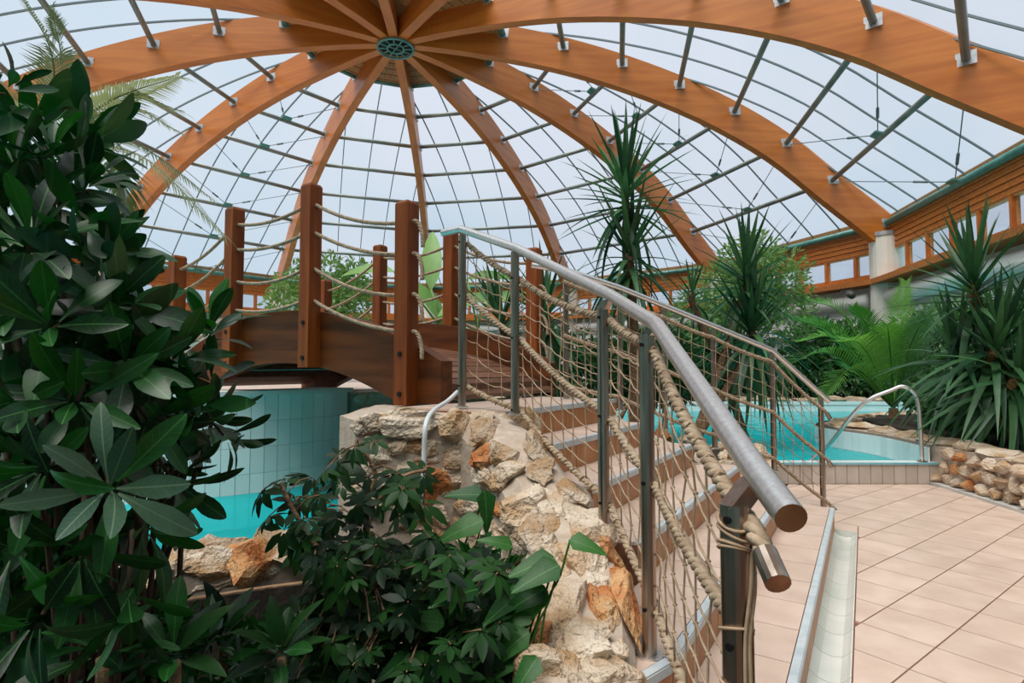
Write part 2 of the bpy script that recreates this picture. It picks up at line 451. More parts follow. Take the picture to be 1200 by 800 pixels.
def rock_mesh(name, w, h, d, seed, material, cuts=2, rough=0.10, pts=15):
    """angular stone: hull of random points on a squashed ball, roughened"""
    rn = random.Random(seed)
    bm = bmesh.new()
    for i in range(pts):
        z = rn.uniform(-1, 1); a = rn.uniform(0, 2 * PI); q = math.sqrt(1 - z * z)
        v = Vector((q * math.cos(a), q * math.sin(a), z))
        m = max(abs(v.x), abs(v.y)) ** 0.35
        v = v / max(m, 0.5) if m > 0 else v
        bm.verts.new((v.x * w / 2 * rn.uniform(0.85, 1.05), v.y * h / 2 * rn.uniform(0.85, 1.05), v.z * d / 2))
    r = bmesh.ops.convex_hull(bm, input=bm.verts)
    junk = [e for e in r['geom_interior'] if isinstance(e, bmesh.types.BMVert)]
    bmesh.ops.delete(bm, geom=junk, context='VERTS')
    if cuts:
        bmesh.ops.subdivide_edges(bm, edges=bm.edges, cuts=cuts, use_grid_fill=True)
        for _ in range(1): bmesh.ops.smooth_vert(bm, verts=bm.verts, factor=0.3, use_axis_x=True, use_axis_y=True, use_axis_z=True)
        bm.normal_update()
        off = Vector((rn.uniform(0, 50), rn.uniform(0, 50), rn.uniform(0, 50)))
        mn = min(w, h)
        for v in bm.verts:
            k = noise.noise(v.co * (2.6 / mn) + off) * rough * mn * 1.6 + noise.noise(v.co * (7 / mn) + off) * rough * mn * 0.7
            v.co += v.normal * k
    me = bpy.data.meshes.new(name)
    bm.to_mesh(me); bm.free()
    me.materials.append(material)
    return me

# ================================================================== DOME ROOF
RS = 15.0
DC = Vector((-0.2278 * RS, 1.0735 * RS, 0))
PHASE = math.radians(-4.31)
NR = [0.211, 0.332, 0.451, 0.568, 0.682, 0.790, 0.886, 1.0]
NZ = [0.660, 0.640, 0.610, 0.571, 0.521, 0.459, 0.385, 0.299]
KR = [r * RS for r in NR]; KZ = [z * RS + EYE for z in NZ]
def dome_z(r):
    """node height over radius: smooth through the ring nodes"""
    if r <= KR[0]:
        k = r / KR[0]
        return KZ[0] + 0.17 * (1 - k * k)
    for i in range(7):
        if r <= KR[i + 1] + 1e-6:
            a = KZ[i - 1] if i else KZ[0] + 0.12
            b, c = KZ[i], KZ[i + 1]
            d = KZ[i + 2] if i < 6 else 2 * KZ[7] - KZ[6] - 0.15
            ra = KR[i - 1] if i else KR[0] - 1.7
            rd = KR[i + 2] if i < 6 else 2 * KR[7] - KR[6]
            h = KR[i + 1] - KR[i]; t = (r - KR[i]) / h
            m0 = (c - a) / (KR[i + 1] - ra) * h; m1 = (d - b) / (rd - KR[i]) * h
            return (2 * t ** 3 - 3 * t * t + 1) * b + (t ** 3 - 2 * t * t + t) * m0 + (-2 * t ** 3 + 3 * t * t) * c + (t ** 3 - t * t) * m1
    s = (KZ[7] - KZ[6]) / (KR[7] - KR[6]) * 1.15
    return KZ[7] + s * (r - KR[7])
def dome_n(r):
    e = 0.02; s = (dome_z(r + e) - dome_z(r - e)) / (2 * e)
    v = Vector((-s, 0, 1)); return v.normalized()
C15, T15 = math.cos(PI / 12), math.tan(PI / 12)
# local frames: +x outwards from the dome centre; rib k at angle, bay k between rib k and rib k-1
def rib_rot(k):
    a = PHASE + (5 - k) * PI / 6       # measured from +Y towards +X
    return Matrix.Translation(DC) @ Matrix.Rotation(PI / 2 - a, 4, 'Z')
def bay_rot(k):
    a = PHASE + (5 - k + 0.5) * PI / 6
    return Matrix.Translation(DC) @ Matrix.Rotation(PI / 2 - a, 4, 'Z')
ceiling = sempty('ceiling', 'glazed twelve-sided dome with orange laminated timber ribs', (0, 0, 0))
# --- ribs
TH = 0.26
def rib_section(r0, r1, lo, hi, n, thick):
    mb = MB(); vs = []
    for i in range(n + 1):
        r = r0 + (r1 - r0) * i / n
        nn = dome_n(max(r, 0.3)); c = Vector((r, 0, dome_z(r)))
        l = lo(r) if callable(lo) else lo
        hh = hi(r) if callable(hi) else hi
        for sy in (-1, 1):
            for o in (l, hh):
                q = c + nn * o; vs.append((q.x, sy * thick / 2, q.z))
    fs = []
    for i in range(n):
        a = i * 4; b = a + 4
        fs += [(a, b, b + 1, a + 1), (a + 2, a + 3, b + 3, b + 2), (a, a + 2, b + 2, b), (a + 1, b + 1, b + 3, a + 3)]
    fs += [(0, 1, 3, 2), (n * 4, n * 4 + 2, n * 4 + 3, n * 4 + 1)]
    return mb.add(vs, fs)
def lo_fn(r): return -0.72 + 0.12 * max(0, 1 - r / 3.2)
rib_me = rib_section(0.48, 15.05, lo_fn, lambda r: 0.02 if r < 3.2 else -0.10, 30, TH).mesh('rib', M['rib'])
cap_me = rib_section(3.3, 15.0, -0.095, 0.30, 26, TH * 0.84).mesh('rib_upper_layer', M['rib'])
sof_me = rib_section(0.48, 14.9, lambda r: lo_fn(r) - 0.035, -0.58, 30, TH * 0.82).mesh('rib_underside', M['rib_in'])
for k in range(12):
    o = put('rib', rib_me, ceiling, rib_rot(k))
    put('rib_upper_layer', cap_me, o)
# --- ring pipes with plates and tie rods, glazing, boarding per bay
PW = 1.10
pipe_me, plate_me, bracket_me, rod_me = [], [], [], []
for i in range(8):
    x = KR[i] * C15; hw = KR[i] * math.sin(PI / 12) - TH / 2
    z = KZ[i]
    r = 0.075 if 0 < i < 7 else 0.10
    me = MB().tube([(x, -hw, z), (x, hw, z)], r, 10).mesh('ring_pipe', M['teal'] if i in (0, 7) else M['pipe'], True)
    pipe_me.append(me)
    plate_me.append([MB().box((x, sy * (hw - 0.02), z), (0.32, 0.04, 0.26)).mesh('end_plate', M['fitting']) for sy in (-1, 1)])
    if i >= 1:
        bracket_me.append(MB().add([(x - 0.22, -0.16, z + 0.10), (x - 0.22, 0.16, z + 0.10), (x, 0.2, z + 0.02), (x, -0.2, z + 0.02),
                                    (x - 0.22, -0.16, z + 0.06), (x - 0.22, 0.16, z + 0.06), (x, 0.2, z - 0.03), (x, -0.2, z - 0.03)],
                                   [(0, 1, 2, 3), (7, 6, 5, 4), (0, 4, 5, 1), (1, 5, 6, 2), (2, 6, 7, 3), (3, 7, 4, 0)]).mesh('bracket', M['teal']))
        xp = KR[i - 1] * C15; hp = KR[i - 1] * math.sin(PI / 12) - TH / 2; zp = KZ[i - 1]
        rr = []
        for sy in (-1, 1):
            a = Vector((x - 0.15, sy * 0.12, z + 0.08)); b = Vector((xp + 0.1, sy * hp, zp - 0.05))
            mb = MB().tube([a, b], 0.013, 5)
            mb.tube([a.lerp(b, 0.16), a.lerp(b, 0.27)], 0.035, 6)
            rr.append(mb.mesh('tie_rod', M['bar'], True))
        rod_me.append(rr)
    else:
        bracket_me.append(None); rod_me.append(None)
# panes / bars
def bay_x(rr): return rr * C15
XS = [KR[0] * C15 + (KR[7] - KR[0]) * C15 * i / 26 for i in range(27)] + [KR[7] * C15 + 0.32]
def bay_z(x, off): return dome_z(x / C15) + off
pane_me, bar_me = [], []
for j in range(-4, 4):
    a0, a1 = j * PW, (j + 1) * PW
    if j == -4: a0 = -9
    if j == 3: a1 = 9
    vs = []; fs = []
    need = min(abs(a0), abs(a1)) if a0 * a1 > 0 else 0
    need = 0 if j in (-1, 0) else need
    x0 = max(XS[0], need / T15 + 0.02)
    xs = [x0] + [x for x in XS if x > x0 + 0.1]
    for x in xs:
        hw = x * T15
        y0, y1 = max(a0, -hw), min(a1, hw)
        z = bay_z(x, 0.36)
        vs += [(x, y0 + 0.012, z), (x, y1 - 0.012, z)]
    for i in range(len(xs) - 1): fs.append((2 * i, 2 * i + 2, 2 * i + 3, 2 * i + 1))
    pane_me.append(MB().add(vs, fs).mesh('roof_pane', M['pane']))
for j in range(-3, 4):
    x0 = max(XS[0], abs(j * PW) / T15 + 0.05)
    xs = [x0] + [x for x in XS if x > x0 + 0.1]
    vs = []; fs = []
    for x in xs:
        for dy in (-0.018, 0.018):
            for dz in (0.30, 0.348): vs.append((x, j * PW + dy, bay_z(x, dz)))
    for i in range(len(xs) - 1):
        a = 4 * i; b = a + 4
        fs += [(a, b, b + 1, a + 1), (a + 2, a + 3, b + 3, b + 2), (a, a + 2, b + 2, b), (a + 1, b + 1, b + 3, a + 3)]
    bar_me.append(MB().add(vs, fs).mesh('glazing_bar', M['bar']))
# boarding between the ribs round the hub
mb = MB()
nb = 16
for i in range(nb):
    xa = 0.45 + (KR[0] * C15 - 0.45) * i / nb; xb = xa + (KR[0] * C15 - 0.45) / nb - 0.02
    za = dome_z(xa / C15) - 0.02 - 0.012 * (i % 2); zb = dome_z(xb / C15) - 0.02 - 0.012 * (i % 2)
    ya, yb = max(0.005, xa * T15 - 0.125), max(0.006, xb * T15 - 0.125)
    mb.add([(xa, -ya, za), (xb, -yb, zb), (xb, yb, zb), (xa, ya, za), (xa, -ya, za + 0.3), (xb, -yb, zb + 0.3), (xb, yb, zb + 0.3), (xa, ya, za + 0.3)],
           [(0, 3, 2, 1), (4, 5, 6, 7), (0, 1, 5, 4), (1, 2, 6, 5), (2, 3, 7, 6), (3, 0, 4, 7)])
board_me = mb.mesh('ceiling_boarding', M['board'])
for k in range(12):
    m = bay_rot(k)
    for i in range(8):
        p = put('ring_pipe', pipe_me[i], ceiling, m)
        for q in plate_me[i]: put('end_plate', q, p)
        if (i >= 2 and k in (3, 7)) or (i >= 6 and k == 2):
            put('bracket', bracket_me[i], p)
            for q in rod_me[i]: put('tie_rod', q, p)
    for me in pane_me: put('roof_pane', me, ceiling, m)
    for me in bar_me: put('glazing_bar', me, ceiling, m)
    put('ceiling_boarding', board_me, ceiling, m)
# hub
HZ = dome_z(0.5) - 0.62
mb = MB()
def ringpts(r, z, n=36): return [(DC.x + r * math.cos(2 * PI * i / n), DC.y + r * math.sin(2 * PI * i / n), z) for i in range(n + 1)]
mb.tube(ringpts(0.52, HZ - 0.06), 0.035, 8); mb.tube(ringpts(0.24, HZ - 0.06), 0.03, 8)
for k in range(12):
    a = PI / 2 - (PHASE + k * PI / 6); c, s = math.cos(a), math.sin(a)
    mb.tube([(DC.x + 0.24 * c, DC.y + 0.24 * s, HZ - 0.06), (DC.x + 0.52 * c, DC.y + 0.52 * s, HZ - 0.06)], 0.022, 6)
for a in (0.6, 0.6 + PI / 2):
    c, s = math.cos(a) * 0.24, math.sin(a) * 0.24
    mb.tube([(DC.x - c, DC.y - s, HZ - 0.06), (DC.x + c, DC.y + s, HZ - 0.06)], 0.02, 6)
mb.build('hub_ring', M['teal'], ceiling, True)
mb = MB(); n = 24
mb.prism([(DC.x + 0.50 * math.cos(2 * PI * i / n), DC.y + 0.50 * math.sin(2 * PI * i / n)) for i in range(n)], HZ, HZ + 0.75)
mb.build('hub_drum', M['blackmetal'], ceiling)

# ================================================================== OUTER WALLS with clerestory windows
AP = KR[7] * C15; HE = KR[7] * math.sin(PI / 12)
ZR = KZ[7]
bname = {1: 'wall_right_front', 2: 'wall_right', 3: 'wall_right_back', 4: 'wall_back_right', 5: 'wall_back', 6: 'wall_back_left', 7: 'wall_left_back', 8: 'wall_left', 9: 'wall_left_front'}
mb = MB(); nbd = 9; fz0, fz1 = ZR - 0.80, ZR - 0.08
for i in range(nbd):
    h = (fz1 - fz0) / nbd
    mb.box((AP + 0.10 + 0.02 * (i % 2), 0, fz0 + h * (i + 0.5)), (0.10, 2 * HE, h - 0.012))
mb.box((AP + 0.22, 0, (fz0 + fz1) / 2), (0.06, 2 * HE, fz1 - fz0))
fascia_me = mb.mesh('fascia_boards', M['fascia'])
cop_me = MB().box((AP + 0.25, 0, ZR + 0.12), (0.25, 2 * HE, 0.30)).mesh('eaves_trim', M['board'])
sill_me = MB().box((AP - 0.12, 0, ZR - 1.80), (0.75, 2 * HE, 0.16)).box((AP + 0.16, 0, ZR - 1.62), (0.2, 2 * HE, 0.24)).mesh('timber_sill', M['fascia'])
lint_me = MB().box((AP + 0.15, 0, fz0 - 0.02), (0.16, 2 * HE, 0.05)).mesh('lintel', M['rib_in'])
NW = 7
mull_me = MB().box((AP + 0.12, 0, ZR - 1.16), (0.16, 0.09, 0.70)).mesh('mullion', M['rib'])
ww = 2 * HE / NW
wpane_me = MB().box((AP + 0.16, 0, ZR - 1.16), (0.015, ww - 0.15, 0.64)).mesh('window_pane', M['window'])
wfr = MB()
for sy in (-1, 1): wfr.box((AP + 0.15, sy * (ww / 2 - 0.06), ZR - 1.16), (0.07, 0.03, 0.66))
for sz in (-1, 1): wfr.box((AP + 0.15, 0, ZR - 1.16 + sz * 0.325), (0.07, ww - 0.10, 0.03))
wframe_me = wfr.mesh('window_frame', M['rib_in'])
plast_me = MB().box((AP + 0.3, 0, (ZR - 1.74) / 2 - 0.3), (0.25, 2 * HE, ZR - 1.74 + 0.6)).mesh('plaster', M['white'])
band_me = MB().box((AP + 0.06, 0, ZR - 3.05), (0.30, 2 * HE - 0.9, 0.55)).mesh('plaster_band', M['white'])
duct_me = MB().tube([(AP - 0.1, -HE + 0.5, ZR - 2.32), (AP - 0.1, HE - 0.5, ZR - 2.32)], 0.24, 14).mesh('air_duct', M['white'], True)
for k in range(1, 10):
    m = bay_rot(k)
    w = sempty(bname[k], 'white wall under timber fascia and clerestory windows of the dome'); w['group'] = 'wall sides of the dome'
    w.matrix_basis = m
    for nm, me in (('fascia_boards', fascia_me), ('eaves_trim', cop_me), ('timber_sill', sill_me), ('lintel', lint_me), ('plaster', plast_me), ('plaster_band', band_me), ('air_duct', duct_me)):
        put(nm, me, w)
    for i in range(NW + 1):
        y = -HE + ww * i
        put('mullion', mull_me, w, Matrix.Translation((0, y, 0)))
        if i < NW:
            f = put('window_frame', wframe_me, w, Matrix.Translation((0, y + ww / 2, 0)))
            put('window_pane', wpane_me, f)
# columns under the rib feet
ccol = MB(); n = 20
ccol.prism([(15.0 + 0.02 + 0.46 * math.cos(2 * PI * i / n), 0.46 * math.sin(2 * PI * i / n)) for i in range(n)], -0.3, ZR - 0.32)
col_me = ccol.mesh('column_shaft', M['column'], False)
cap2_me = MB().prism([(15.02 + 0.49 * math.cos(2 * PI * i / n), 0.49 * math.sin(2 * PI * i / n)) for i in range(n)], ZR - 0.42, ZR - 0.30).mesh('column_cap', M['fitting'])
for k in range(1, 9):
    q = rib_rot(k)
    c = put('trim_%d' % k, col_me, None, q); struct(c, 'cream concrete column under a rib foot of the dome'); c['group'] = 'columns under the ribs'
    put('column_cap', cap2_me, c)

# unseen hall added behind the camera to shade the foreground; open to the dome
ring0 = [rib_rot(k) @ Vector((15.2, 0, 0)) for k in (-3, -2, -1, 0, 1)]      # ribs 9, 10, 11, 12, 1
ring = [rib_rot(k) @ Vector((19.6, 0, 0)) for k in (-3, -2, -1, 0, 1)]
for a, b, c, d in zip(ring0[:-1], ring0[1:], ring[1:], ring[:-1]):           # unseen glazed strip, added to let more light reach the foreground
    MB().add([(q.x, q.y, ZR + 0.25) for q in (a, b, c, d)], [(0, 1, 2, 3)]).build('roof_pane', M['pane'], ceiling)
hz = ZR - 0.75
hall = [(p.x, p.y) for p in ring] + [(19, 9.5), (19, -10), (-25, -10), (-25, 7.5)]
hb = MB()
outer = [(-25, 7.5), (-25, -10), (-3, -10), (19, -10), (19, 9.5)]
for i in range(4):
    hb.prism([(ring[i].x, ring[i].y), outer[i], outer[i + 1], (ring[i + 1].x, ring[i + 1].y)], hz, hz + 0.2)
struct(hb.build('ceiling_added_hall', M['white']), 'flat white ceiling of the unseen hall added to shade the foreground')
hd = MB()
for a, b in zip(ring[:-1], ring[1:]):
    d = (b - a); L = d.length; d.normalize()
    hd.box((a + b) / 2 + Vector((0, 0, hz + 0.5)), (L, 0.15, 1.0), (d, Vector((-d.y, d.x, 0)), Vector((0, 0, 1))))
struct(hd.build('trim_10', M['fascia']), 'timber header beam between the dome and the unseen added hall')
for nm, c, sz in (('wall_added_hall_back', (-3, -10.1, hz / 2), (44, 0.2, hz)), ('wall_added_hall_right', (19.1, 0, hz / 2), (0.2, 20, hz)), ('wall_added_hall_left', (-25.1, 0, hz / 2), (0.2, 20, hz))):
    struct(MB().box(c, sz).build(nm, M['white']), 'plain white wall of the unseen hall added to shade the foreground')['group'] = 'added hall walls'

# ================================================================== GROUND, DECK AND POOL BASIN
NS = {6: -0.24, 5: -0.55, 4: -0.86, 3: -1.17, 2: -1.48, 1: -1.79}
HS = 0.17
def xy(v): return (v.x, v.y)
# basin: turquoise floor and the soil beyond it
bas = MB().prism([(-26, -12), (24, -12), (24, 40), (-26, 40)], -1.3, -1.1)
struct(bas.build('floor_basin', M['basin']), 'turquoise pool floor under the water')
deck_poly = [(0.35, -6), (12, -6), (12, 3.2), (4.66, 3.2), (4.76, 6.30), (2.75, 6.30), xy(W(-0.9, 5.7)), xy(W(-1.8, 4.75)), xy(W(-2.55, 4.95)),
             xy(W(-2.6, 2.9)), xy(W(-1.75, 2.5)), xy(W(-0.95, 1.8))]
dk = MB().prism(deck_poly, -1.1, -0.085)
hi_deck = clip(clip(clip([(0.35, -6), (12, -6), (12, 3.2), (4.66, 3.2), (4.76, 6.30), (2.75, 6.30), xy(W(-0.5, 5.24)), xy(W(-0.5, 1.0))], PX, PY, -0.0775), 0, 1, -6), 0, -1, -6.30)
dk.prism(hi_deck, -0.09, -0.008)
dk.prism(clip([xy(W(-0.0775, 5.185)), xy(W(-0.0775, 6.6)), xy(W(-0.9, 6.0)), xy(W(-0.9, 5.185))], 0, -1, -6.30), -0.09, -0.008)
dk = dk.build('floor', M['grout'])
struct(dk, 'peach tiled pool deck with brown joints')
# tiles of the deck: square grid turned 36.5 degrees
GA = math.radians(36.3); ga = (math.cos(GA), math.sin(GA)); gb = (math.sin(GA), -math.cos(GA))
GS = 0.313; gx, gy = 1.75, 2.89
ntile = 0
cand = []
for i in range(-14, 22):
    for j in range(-14, 22):
        q = [(gx + ga[0] * (i + a) * GS + gb[0] * (j + b) * GS, gy + ga[1] * (i + a) * GS + gb[1] * (j + b) * GS) for a, b in ((0, 0), (1, 0), (1, 1), (0, 1))]
        q = clip(q, -1, 0, -4.60) if len(q) > 2 else q
        if len(q) > 2: q = clip(q, 0, -1, -6.288)
        if len(q) > 2: q = clip(q, 0, 1, 1.3)
        if len(q) < 3: continue
        parts = []
        whole = min(p[0] * -PY + p[1] * PX for p in q) > 5.17
        a = clip(q, PX, PY, -0.75 if whole else -0.075)
        if len(a) > 2 and area(a) > 0.002: parts.append(a)
        b = clip(q, -PX, -PY, 0.075) if not whole else []
        if len(b) > 2: b = clip(b, -PY, PX, 5.19)
        if len(b) > 2: b = clip(b, PX, PY, -0.75)
        if len(b) > 2 and area(b) > 0.002: parts.append(b)
        for r in parts: cand.append(r)
for r in cand:
    r = inset(r, 0.0036)
    if len(r) < 3: continue
    cx = sum(p[0] for p in r) / len(r); cy = sum(p[1] for p in r) / len(r)
    me = MB().prism([(p[0] - cx, p[1] - cy) for p in r], -0.012, 0.0).mesh('floor_tile', M['tile'])
    put('floor_tile', me, dk, Matrix.Translation((cx, cy, 0)))

# drain channel along the foot of the stair
gut = thing('drain_channel', 'beige glazed drain channel along the foot of the stairs', 'drain', W(-0.16, 3.4, 0))
gi = Matrix.Translation(-gut.location)
prof = [(-0.238, 0.006), (-0.232, -0.004), (-0.20, -0.030), (-0.16, -0.040), (-0.12, -0.034), (-0.095, -0.012), (-0.083, 0.003), (-0.078, 0.003)]
k = 0; t = 1.25
while t < 5.16:
    t1 = min(t + 0.252, 5.17)
    vs = []
    for tt in (t, t1 - 0.005):
        for s_, z in prof: vs.append(W(s_, tt, z))
        for s_, z in reversed(prof): vs.append(W(s_, tt, -0.07))
    n = 2 * len(prof)
    fs = [(i, (i + 1) % n, n + (i + 1) % n, n + i) for i in range(n)] + [tuple(range(n)), tuple(reversed(range(n, 2 * n)))]
    MB().add([v - gut.location for v in vs], fs).build('channel_tile', M['gutter'], gut)
    t = t1
MB().box(W(-0.158, 5.176, -0.03) - gut.location, (0.16, 0.012, 0.075), (SDIR, TDIR, Vector((0, 0, 1)))).build('channel_end', M['gutter'], gut)
gp = W(-0.155, 2.62, -0.036) - gut.location
mb = MB(); 
mb.tube([gp + Vector((0.042 * math.cos(a * PI / 10), 0.042 * math.sin(a * PI / 10), 0.006)) for a in range(21)], 0.006, 6)
for q in range(-2, 3): mb.box(gp + TDIR * q * 0.016 + Vector((0, 0, 0.006)), (0.07 - abs(q) * 0.012, 0.006, 0.006), (SDIR, TDIR, Vector((0, 0, 1))))
mb.build('drain_grate', M['steel_dark'], gut)
MB().prism([(gp.x + 0.04 * math.cos(a * PI / 8), gp.y + 0.04 * math.sin(a * PI / 8)) for a in range(16)], gp.z - 0.01, gp.z + 0.003).build('drain_hole', M['blackmetal'], gut)

# ================================================================== STAIRCASE
EDGE = [(-1.80, 2.86), (-1.45, 2.67), (-1.09, 2.42), (-0.875, 2.20), (-0.70, 1.90), (-0.60, 1.66), (-0.50, 1.30), (-0.40, 0.9)]
def tl(s):
    for (a, ta), (b, tb) in zip(EDGE[:-1], EDGE[1:]):
        if a <= s <= b: return ta + (tb - ta) * (s - a) / (b - a)
    return EDGE[0][1] if s < EDGE[0][0] else EDGE[-1][1]
def tr(s): return 5.19 + (s + 0.24) * 0.70
BEND = {6: 1.55, 5: 1.84}
def front(k, t):
    s = NS[k]
    if k in BEND and t < BEND[k]: s += (t - BEND[k]) * 0.30
    return s
stair = thing('staircase', 'six tiled steps of peach treads and terracotta risers beside the stone wall', 'staircase', W(-1.0, 3.4, 0))
SO = stair.location.copy()
for k in range(6, 0, -1):
    z = HS * (7 - k); s = NS[k]
    t0, t1 = tl(s - 0.31) - 0.06, tr(s)
    if k == 6: t0 = 0.95
    if k == 5: t0 = 1.62
    if k == 1: t0, t1 = 2.80, 4.5
    brk = [t0] + ([BEND[k]] if k in BEND and BEND[k] > t0 else []) + [t1]
    def back(t, k=k):
        return (front(k - 1, t) - 0.02) if k > 1 else -2.62
    poly = [xy(W(front(k, t), t) - SO) for t in brk] + [xy(W(back(t), t) - SO) for t in reversed(brk)]
    st = MB().prism(poly, 0.0 if k == 6 else z - HS - 0.05, z - 0.013).build('step', M['grout'], stair)
    # tread tiles
    ts = []; t = t1
    while t > t0 + 0.02:
        ts.append(t); t -= 0.311
    ts.append(t0)
    if k in BEND: ts = sorted(set(ts + [BEND[k]]), reverse=True)
    rows = 1 if k > 1 else 3
    for a, b in zip(ts[:-1], ts[1:]):
        if a - b < 0.01: continue
        for r in range(rows):
            f0, f1 = front(k, a) - 0.021, front(k, b) - 0.021
            b0, b1 = back(a) + 0.02, back(b) + 0.02
            q = [xy(W(f0 + (b0 - f0) * r / rows, a)), xy(W(f1 + (b1 - f1) * r / rows, b)), xy(W(f1 + (b1 - f1) * (r + 1) / rows, b)), xy(W(f0 + (b0 - f0) * (r + 1) / rows, a))]
            q = inset(q, 0.0025)
            if len(q) < 3: continue
            cx = sum(p[0] for p in q) / len(q); cy = sum(p[1] for p in q) / len(q)
            me = MB().prism([(p[0] - cx, p[1] - cy) for p in q], -0.014, 0).mesh('tread_tile', M['tile'])
            put('tread_tile', me, st, Matrix.Translation((cx - SO.x, cy - SO.y, z)))
        # riser tile
        fa, fb = W(front(k, a), a), W(front(k, b), b)
        d = (fb - fa); L = d.length; d.normalize(); nrm = Vector((d.y, -d.x, 0))
        if nrm.dot(SDIR) < 0: nrm = -nrm
        me = MB().box((0, 0, 0), (L - 0.005, 0.012, HS - 0.036)).mesh('riser_tile', M['riser'])
        c = (fa + fb) / 2 + nrm * 0.002 + Vector((0, 0, z - HS / 2 - 0.017)) - SO
        put('riser_tile', me, st, frame(c, d, (0, 0, 1)))
    # nosing: pale strip along the edge
    mb = MB()
    for a, b in zip(brk[:-1], brk[1:]):
        fa, fb = W(front(k, a), a, z), W(front(k, b), b, z)
        d = (fb - fa); L = d.length; d.normalize(); nrm = Vector((d.y, -d.x, 0))
        if nrm.dot(SDIR) < 0: nrm = -nrm
        mb.box((fa + fb) / 2 - nrm * 0.004 - SO + Vector((0, 0, -0.005)), (L, 0.030, 0.014), (d, nrm, Vector((0, 0, 1))))
        mb.box((fa + fb) / 2 + nrm * 0.008 - SO + Vector((0, 0, -0.018)), (L, 0.012, 0.028), (d, nrm, Vector((0, 0, 1))))
    mb.build('nosing', M['nosing'], st)

# ================================================================== STONE WALLS
EYEV = Vector((0, 0, EYE))
def loft_wall(name, path, width, zt, zb, material, bulge=0.03):
    """path: right-hand edge (x,y); wall grows to the left of the walking direction"""
    mb = MB(); n = len(path); vs = []
    for i, p in enumerate(path):
        p = Vector(p).to_2d() if len(p) > 2 else Vector(p)
        a = Vector(path[max(i - 1, 0)]); b = Vector(path[min(i + 1, n - 1)])
        d = (b.to_2d() - a.to_2d()).normalized(); nl = Vector((-d.y, d.x))
        zz = zt[i]
        for f, dz in ((0, zb - zz), (0, -0.07), (0.10, 0.0), (0.45, bulge), (0.85, 0.0), (1.0, -0.08), (1.04, zb - zz)):
            q = p + nl * (width * f); vs.append((q.x, q.y, zz + dz))
    m = 7; fs = []
    for i in range(n - 1):
        for k in range(m - 1):
            a = i * m + k; fs.append((a, a + 1, a + m + 1, a + m))
    fs += [tuple(range(m)), tuple(reversed(range((n - 1) * m, n * m)))]
    mb.add(vs, fs)
    me = mb.mesh(name, material, False)
    return mb, me
def subdiv_noise(me, cuts=3, amp=0.012, sc=6.0):
    bm = bmesh.new(); bm.from_mesh(me)
    bmesh.ops.recalc_face_normals(bm, faces=bm.faces)
    bmesh.ops.subdivide_edges(bm, edges=[e for e in bm.edges if e.calc_length() > 0.12], cuts=cuts, use_grid_fill=True)
    bm.normal_update()
    for v in bm.verts:
        v.co += v.normal * noise.noise(v.co * sc) * amp
    bm.to_mesh(me); bm.free()
def bvh_of(me):
    return BVHTree.FromPolygons([v.co.copy() for v in me.vertices], [tuple(p.vertices) for p in me.polygons])
SEED = [100]
def place_stone(parent, tree, u, v, w, h, kind='stone', depth=None, proud=0.36, name='stone', cuts=2):
    hit = tree.ray_cast(EYEV, ray(u, v).normalized())
    if hit[0] is None: return None
    c, nrm = hit[0], hit[1].normalized()
    if nrm.dot(ray(u, v)) > 0: nrm = -nrm
    dist = c.y
    right = Vector((1, 0, 0)) - nrm * nrm.x
    right.normalize(); upv = nrm.cross(right)
    ex = w / FPX * dist / max(0.45, right.dot(Vector((1, 0, 0))))
    vw = ray(u, v).normalized(); fs = abs((upv - vw * upv.dot(vw)).length)
    ey = h / FPX * dist / max(0.35, fs)
    d = depth or min(ex, ey) * 0.55
    SEED[0] += 1
    me = rock_mesh('stone', ex * 1.32, ey * 1.32, d, SEED[0], M[kind], cuts=cuts)
    o = put(name, me, parent)
    pos = c + nrm * (d * (proud - 0.5) + d * 0.1)
    R = Matrix(((right.x, upv.x, nrm.x, pos.x), (right.y, upv.y, nrm.y, pos.y), (right.z, upv.z, nrm.z, pos.z), (0, 0, 0, 1)))
    o.matrix_basis = R
    return o
def zline(s): return HS + (NS[6] - s) * (HS / 0.31)
# wall on the near side of the stair, with the abutment that carries the bridge
edge = [(-1.80, 2.86), (-1.45, 2.67), (-1.09, 2.42), (-0.875, 2.20), (-0.70, 1.90), (-0.60, 1.66), (-0.50, 1.30), (-0.40, 0.9)]
pth = [xy(W(s, t)) for s, t in edge]
# walking down: the bed is on the right-hand side, so reverse to grow towards the bed
rp = list(reversed(pth)); zt = [zline(s) + 0.045 for s, t in edge]; zt[0] = 1.0; rz = list(reversed(zt))
_, wall_me = loft_wall('mortar', rp, 0.35, rz, -0.6, M['mortar'])
subdiv_noise(wall_me, 2, 0.014)
sw = sempty('wall_stair', 'rubble stone wall of cream limestone in grey mortar beside the stairs')
core1 = put('mortar', wall_me, sw)
tree1 = bvh_of(wall_me)
ab_poly = [(0.06, 3.40), (-0.28, 3.16), (-0.84, 3.04), (-1.02, 3.35), (-1.04, 4.30), xy(W(-3.0, 5.1)), xy(W(-1.85, 4.6)), xy(W(-1.86, 2.9))]
abm = MB().prism(ab_poly, -1.1, 0.995).mesh('abutment_mortar', M['mortar'])
subdiv_noise(abm, 4, 0.02)
core2 = put('abutment_mortar', abm, sw)
tree2 = bvh_of(abm)
class Both:
    def ray_cast(self, o, d):
        a = tree1.ray_cast(o, d); b = tree2.ray_cast(o, d)
        if a[0] is None: return b
        if b[0] is None: return a
        return a if a[3] < b[3] else b
both = Both()
